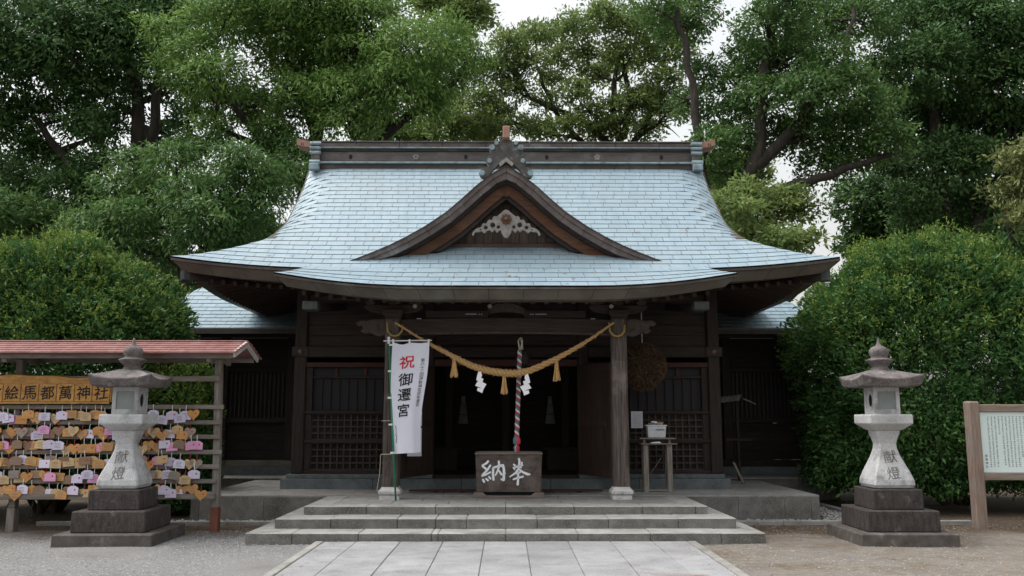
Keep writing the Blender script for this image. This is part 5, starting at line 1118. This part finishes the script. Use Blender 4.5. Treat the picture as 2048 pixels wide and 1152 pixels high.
def limb(g, a, b, ra, rb, r, bend=.12, n=6):
    a, b = np.array(a, float), np.array(b, float); L_ = np.linalg.norm(b - a); o1 = r.normal(size=3) * bend * L_; o1[2] = abs(o1[2]) * .6 - .25 * bend * L_; pts = []; rad = []
    for i in range(n + 1): t = i / n; p = a + (b - a) * t + o1 * math.sin(math.pi * t) + r.normal(size=3) * .012 * L_ * (0 < i < n); pts.append(tuple(p)); rad.append(ra + (rb - ra) * t)
    g.tube(pts, rad, 6, cap=False)
    return pts
def tree(name, label, cl, trunk, r0, leaf, dens, L_, W_, seed, droop=.35, squash=.72, group='trees behind the shrine hall', twigs=3, hollow=.55):
    """trunk: list of polylines, the first starting on the ground; each clump is fed by a limb from the nearest lower trunk point"""
    r = np.random.default_rng(seed); base = trunk[0][0]; t = thing(name, label, 'tree', base, group); g = G(); nodes = []
    for pi, pl in enumerate(trunk):
        pl = [np.array(p, float) for p in pl]; pts = []
        for a, b in zip(pl[:-1], pl[1:]):
            for k in range(5): pts.append(a + (b - a) * k / 5 + r.normal(size=3) * .05)
        pts.append(pl[-1]); n = len(pts); s0 = r0 if pi == 0 else r0 * .62; rad = [s0 * (1 - .72 * i / n) * (1.35 if i == 0 and pi == 0 else 1) for i in range(n)]
        g.tube([tuple(p) for p in pts], rad, 9, cap=False); nodes += [(p, q) for p, q in zip(pts[2:], rad[2:])]
    order = sorted(range(len(cl)), key=lambda i: min(np.linalg.norm(np.array(cl[i][:3]) - p) for p, _ in nodes))
    for i in order:
        c = np.array(cl[i][:3]); best = min(nodes, key=lambda nd: np.linalg.norm(c - nd[0]) + 2.0 * max(0, nd[0][2] - c[2] + .3)); ra = min(best[1] * .7, .16); pts = limb(g, best[0], c, ra, ra * .35, r)
        nodes += [(np.array(p), ra * .8) for p in pts[3:]]
        for k in range(twigs): e = c + r.normal(size=3) * cl[i][3] * np.array([.6, .6, .45]); limb(g, pts[4], e, ra * .35, .008, r, .15, 4)
    g.build('trunk', 'bark', t, smooth=True)
    P, A, S, Ln, Wd, T = crown_leaves(cl, dens, L_, W_, r, droop, squash, hollow); leaf_obj('crown', P, A, S, Ln, Wd, T, leaf, t); return t
tree('evergreen_tree', 'tall dark evergreen with forked black trunk at far left', CL_A, [[(-12.6, 29, 0), (-12.5, 29, 6), (-12.45, 29, 9.8), (-12.7, 29, 12.5), (-13.5, 29, 15.5)], [(-12.45, 29, 9.2), (-12.0, 28.8, 11.6), (-11.9, 28.5, 15)], [(-12.5, 29, 7.5), (-14.6, 29, 9.8), (-16.3, 29, 12)]], .42, 'leaf_dark', 3.4, .19, .072, 1, .35)
tree('oak_tree', 'broad bright green evergreen oak with drooping sprays behind the left roof', CL_B, [[(-6.5, 27, 0), (-6.3, 27, 6), (-6.2, 26.6, 9), (-5.6, 26.2, 12.5), (-5.0, 26, 15)], [(-6.3, 27, 7), (-4.6, 26.4, 9.6), (-2.6, 26, 11.4), (-1.6, 26, 12)], [(-6.2, 26.7, 8.5), (-8.2, 26.2, 11), (-9.6, 26, 13)]], .36, 'leaf_bright', 4.2, .175, .054, 2, .75)
tree('young_oak_tree', 'lower mid green tree with drooping leaves left of the hall roof', CL_C, [[(-9.0, 24.4, 0), (-9.0, 24.3, 4), (-9.1, 24, 7), (-9.4, 24, 8.4)], [(-9.0, 24.3, 4.5), (-7.5, 24, 7), (-6.5, 24, 9)]], .2, 'leaf_mid', 4.4, .17, .052, 3, .75)
tree('low_tree', 'low dark leafy tree above the left shrub at the frame edge', CL_D, [[(-14, 25, 0), (-14, 25, 4), (-13.8, 25, 6.5)]], .18, 'leaf_mid', 4.0, .17, .06, 4, .4)
tree('airy_tree', 'airy olive green tree with many thin spreading limbs behind the ridge', CL_E, [[(5.2, 36, 0), (5.0, 36, 8), (4.9, 36, 13.2), (4.6, 36, 15.2), (4.9, 36, 17.5)], [(4.9, 36, 12.8), (3.0, 35.8, 14.4), (1.0, 35.6, 15.2), (.3, 35.5, 16.5)], [(4.9, 36, 13.6), (5.4, 36, 15.3), (5.0, 36, 16.8), (3.4, 36, 17.3)], [(5.0, 36, 11.5), (2.4, 36, 14.2), (1.2, 36, 17)], [(5.0, 36, 12.5), (6.5, 36, 15), (6.9, 36, 17.5)]], .26, 'leaf_olive', 2.3, .19, .08, 5, .15, .7, twigs=6, hollow=.2)
tree('thin_tree', 'thin dark leaved tree filling the gap behind the ridge left of centre', CL_F, [[(-3.4, 38, 0), (-3.3, 38, 9), (-2.4, 38, 14.4), (-1.6, 38, 18)], [(-3.2, 38, 10), (-4.6, 38, 13), (-5.0, 38, 14)]], .2, 'leaf_olive', 3.0, .22, .085, 6, .2, hollow=.2)
tree('camphor_tree', 'large spreading broadleaf tree with heavy leaning limbs right of the roof', CL_G, [[(6.6, 27.2, 0), (6.7, 27.2, 5), (7.1, 27, 8.0), (8.2, 27, 10.2), (8.3, 27, 12.5), (8.9, 27, 15)], [(7.1, 27, 8.0), (8.9, 26.8, 8.9), (10.6, 26.6, 9.4), (12.2, 26.5, 9.9)], [(7.6, 27, 9.2), (9.4, 27, 11), (11, 27, 13), (11.4, 27, 15)], [(6.8, 27.1, 6.5), (6.2, 27, 9.5), (6.0, 27, 12.5), (5.6, 27, 15)]], .36, 'leaf_mid', 3.2, .155, .072, 7, .3, twigs=4)
tree('small_tree', 'small olive tree seen beneath the heavy limbs right of the roof', CL_H, [[(7.9, 25, 0), (7.8, 25, 4), (7.6, 25, 7)], [(7.8, 25, 4.5), (9, 25, 6.6)]], .14, 'leaf_olive', 3.4, .18, .08, 8, .3, hollow=.2)
tree('dense_tree', 'dense dark green tree filling the upper right corner', CL_I, [[(15.6, 30, 0), (15.5, 30, 6), (15.3, 30, 12), (15.2, 30, 16)], [(15.5, 30, 6.5), (17.5, 30, 10), (18.5, 30, 14)], [(15.5, 30, 8), (14, 30, 11), (13.6, 30, 14)]], .34, 'leaf_dark', 3.8, .17, .075, 9, .35)
tree('sapling', 'pale yellow green sapling at the right edge above the shrub', CL_J, [[(10.9, 18.2, 0), (10.8, 18.2, 3), (10.6, 18.1, 6.3)]], .07, 'leaf_pale', 5.0, .15, .05, 10, .5, group=None, twigs=3, hollow=.1)
# further trees closing the wood behind
FT = [(-22, 33, 9, 4, 'leaf_dark', 'dark tree deep in the wood beyond the left frame edge'), (-9.0, 34, 6.4, 3.2, 'leaf_dark', 'shaded tree deep in the wood behind the left roof slope'), (-17.5, 36, 7, 3.2, 'leaf_dark', 'shaded tree deep in the wood at far left'),
      (20.5, 36, 9, 4, 'leaf_dark', 'shaded tree deep in the wood at far right'), (1.0, 41, 10.0, 3.0, 'leaf_olive', 'distant olive tree low behind the middle of the ridge'), (9.5, 40, 11.0, 2.4, 'leaf_olive', 'distant olive tree behind the right end of the ridge'), (-5.0, 40, 10.5, 3.0, 'leaf_mid', 'distant tree low behind the left end of the ridge')]
for i, (x, y, z, R_, lf, lab) in enumerate(FT):
    r = np.random.default_rng(40 + i); cl_ = [(x + r.normal() * R_ * .6, y + r.normal() * 1.0, z + r.normal() * R_ * .45, r.uniform(.9, 1.5)) for _ in range(15)]
    tree('wood_tree', lab, cl_, [[(x, y, 0), (x, y, z * .6), (x + .4, y, z)]], .24, lf, 2.6, .27, .11, 60 + i, .3, group='trees behind the shrine hall')
# rounded shrubs
def shrub(label, c, rx, ry, rz, n, seed, skirt=.2):
    r = np.random.default_rng(seed); t = thing('rounded_shrub', label, 'shrub', (c[0], c[1], 0), 'large rounded shrubs'); g = G()
    for k in range(14):
        a = r.uniform(0, 6.28); b = r.uniform(.1, .35); g2 = (c[0] + math.cos(a) * b, c[1] + math.sin(a) * b, 0); e = (c[0] + math.cos(a) * rx * .62, c[1] + math.sin(a) * ry * .62, c[2] + rz * r.uniform(-.3, .6)); pts = limb(g, g2, e, .06, .012, r, .15)
        for q in range(5): w_ = pts[3 + q % 3]; limb(g, w_, (w_[0] + r.normal() * .16 * rx, w_[1] + r.normal() * .16 * ry, w_[2] + abs(r.normal()) * .14 * rz), .018, .005, r, .12, 3)
    g.build('stems', 'twig', t, smooth=True)
    def surf(d):
        lum = 1 + .06 * np.sin(d[:, 0] * 4 + seed) * np.sin(d[:, 2] * 5) + .06 * np.sin(d[:, 0] * 9 + d[:, 2] * 8 + 1.3 * seed) * np.sin(d[:, 1] * 7) + .05 * np.sin(d[:, 0] * 19 + d[:, 2] * 15) * np.sin(d[:, 1] * 17 + d[:, 2] * 12)
        p = np.sign(d) * np.abs(d) ** .82; p[:, :2] *= np.where(d[:, 2:] < 0, 1 / np.sqrt(1.02 - .8 * d[:, 2:] ** 2), 1); return p * np.array([rx, ry, rz]) * lum[:, None]
    nt_ = n // 9; d = r.normal(size=(nt_, 3)); d[:, 1] -= .25; d = unit(d); k = .62 + .38 * r.random(nt_) ** .5; tc = surf(d) * k[:, None] + c
    gap = np.sin(d[:, 0] * 11 + seed) * np.sin(d[:, 2] * 12 + 2 * seed) + np.sin(d[:, 1] * 13 + d[:, 2] * 7) * np.sin(d[:, 0] * 17 - d[:, 2] * 9); ok = (tc[:, 2] > skirt) & (r.random(nt_) < .74 + .38 * gap + .5 * (k < .88)); tc, d = tc[ok], d[ok]; nt_ = len(tc); nl = 9
    tt, td = np.repeat(tc, nl, 0), np.repeat(d, nl, 0); m_ = len(tt); P = tt + r.normal(size=(m_, 3)) * .055
    A = unit(td * .9 + r.normal(size=(m_, 3)) * .65 + np.array([0, 0, .22])); S = unit(np.cross(A, td + r.normal(size=(m_, 3)) * .6)); Ln = .105 * r.uniform(.6, 1.2, m_) * np.repeat(r.uniform(.7, 1.3, nt_), nl)
    leaf_obj('foliage', P, A, S, Ln, Ln * .40, np.repeat(r.normal(.5, .16, nt_), nl) + r.normal(0, .14, m_), 'leaf_shrub', t)
    # young light shoots standing out of the clipped outline, mostly on the crown
    ns = 2000; d = r.normal(size=(ns, 3)); d[:, 2] = np.abs(d[:, 2]) * 1.5 + .15; d[:, 1] -= .3; d = unit(d); b0 = surf(d) * .99 + c; nl = 8; hgt = r.uniform(.05, .20, ns) * (1 + 1.3 * (r.random(ns) > .9)); f = np.tile(np.arange(nl) / nl, ns)
    dirs = unit(d * .5 + np.array([0, 0, .8]) + r.normal(size=(ns, 3)) * .2); P = np.repeat(b0, nl, 0) + np.repeat(dirs * hgt[:, None], nl, 0) * f[:, None]; m_ = len(P)
    A = unit(np.repeat(dirs, nl, 0) * .6 + r.normal(size=(m_, 3)) * .7); S = unit(np.cross(A, r.normal(size=(m_, 3)))); Ln = .075 * r.uniform(.6, 1.2, m_)
    leaf_obj('young_shoots', P, A, S, Ln, Ln * .36, r.normal(.5, .2, m_), 'leaf_shoot', t)
    return t
shrub('large rounded clipped shrub behind the plaque rack', np.array([-8.3, 16.3, 2.5]), 2.22, 1.9, 2.28, 185000, 11, .25)
shrub('large rounded clipped shrub behind the right stone lantern', np.array([8.8, 17.6, 2.45]), 2.88, 2.2, 2.68, 240000, 12, .35)
shrub('dark leafy bush seen under the rack roof beside the left wing', np.array([-6.1, 16.1, 1.35]), .8, .8, 1.5, 26000, 13, .1)
# fallen leaves caught on the roof
r = np.random.default_rng(31); V = []; F = []; T = []
for i in range(75):
    if i < 45: x, q = r.uniform(-4.2, 4.2), r.uniform(0.05, 2.6) ** 1.0; z = zmain(x, q) + .018; y = Y0 + q
    else: x, q = r.normal(0, 1.1), r.uniform(.1, 1.35); z = zporch(x, q) + .018; y = PY + q
    if i < 45 and abs(x) < 2.7 and zdorm(x) > z - .03 and y > GY - .05: continue
    a, l_ = r.uniform(0, 6.28), r.uniform(.025, .05); k = len(V)
    for u, v in ((-1, 0), (0, .35), (1, 0), (0, -.35)): V.append((x + l_ * (u * math.cos(a) - v * math.sin(a)), y + l_ * .8 * (u * math.sin(a) + v * math.cos(a)), z + l_ * .5 * (u * math.sin(a) + v * math.cos(a)) + .004 * abs(v)))
    F.append((k, k + 1, k + 2, k + 3)); T.append(r.random())
me = bpy.data.meshes.new('roof_leaves'); me.from_pydata(V, [], F); me.materials.append(MT['leaf_dry']); a = me.attributes.new('tint', 'FLOAT', 'FACE'); a.data.foreach_set('value', T); o = bpy.data.objects.new('roof_leaves', me); col.objects.link(o); tag(o, 'dry fallen leaves caught on the copper roof', 'leaves', kind='stuff')
# leaf litter on the bare soil
r = np.random.default_rng(77); n = 2600; P = np.stack([np.where(r.random(n) < .5, r.uniform(2.7, 9.5, n), r.uniform(-9, -3.6, n)), r.uniform(12.6, 15.6, n), r.uniform(.0, .012, n)], 1); ex = (np.abs(P[:, 0]) < 5.3) & (P[:, 1] > 14.8); P = P[~ex]; n = len(P)
P2_ = np.stack([r.uniform(2.7, 9, 260), r.uniform(9.3, 12.6, 260), np.full(260, .002)], 1); P = np.concatenate([P, P2_]); n = len(P); A = r.normal(size=(n, 3)); A[:, 2] *= .15; A = unit(A); S = unit(np.cross(A, np.array([0, 0, 1.]) + r.normal(size=(n, 3)) * .2))
me = bpy.data.meshes.new('leaf_litter'); Ln = r.uniform(.025, .06, n)[:, None]; V = np.stack([P, P + A * Ln * .5 + S * Ln * .22, P + A * Ln, P + A * Ln * .5 - S * Ln * .22], 1).reshape(-1, 3); me.from_pydata(V.tolist(), [], np.arange(n * 4).reshape(-1, 4).tolist()); me.materials.append(MT['leaf_dry']); a = me.attributes.new('tint', 'FLOAT', 'FACE'); a.data.foreach_set('value', r.random(n)); o = bpy.data.objects.new('leaf_litter', me); col.objects.link(o); tag(o, 'dry brown fallen leaves scattered over the bare soil', 'leaves', kind='stuff')
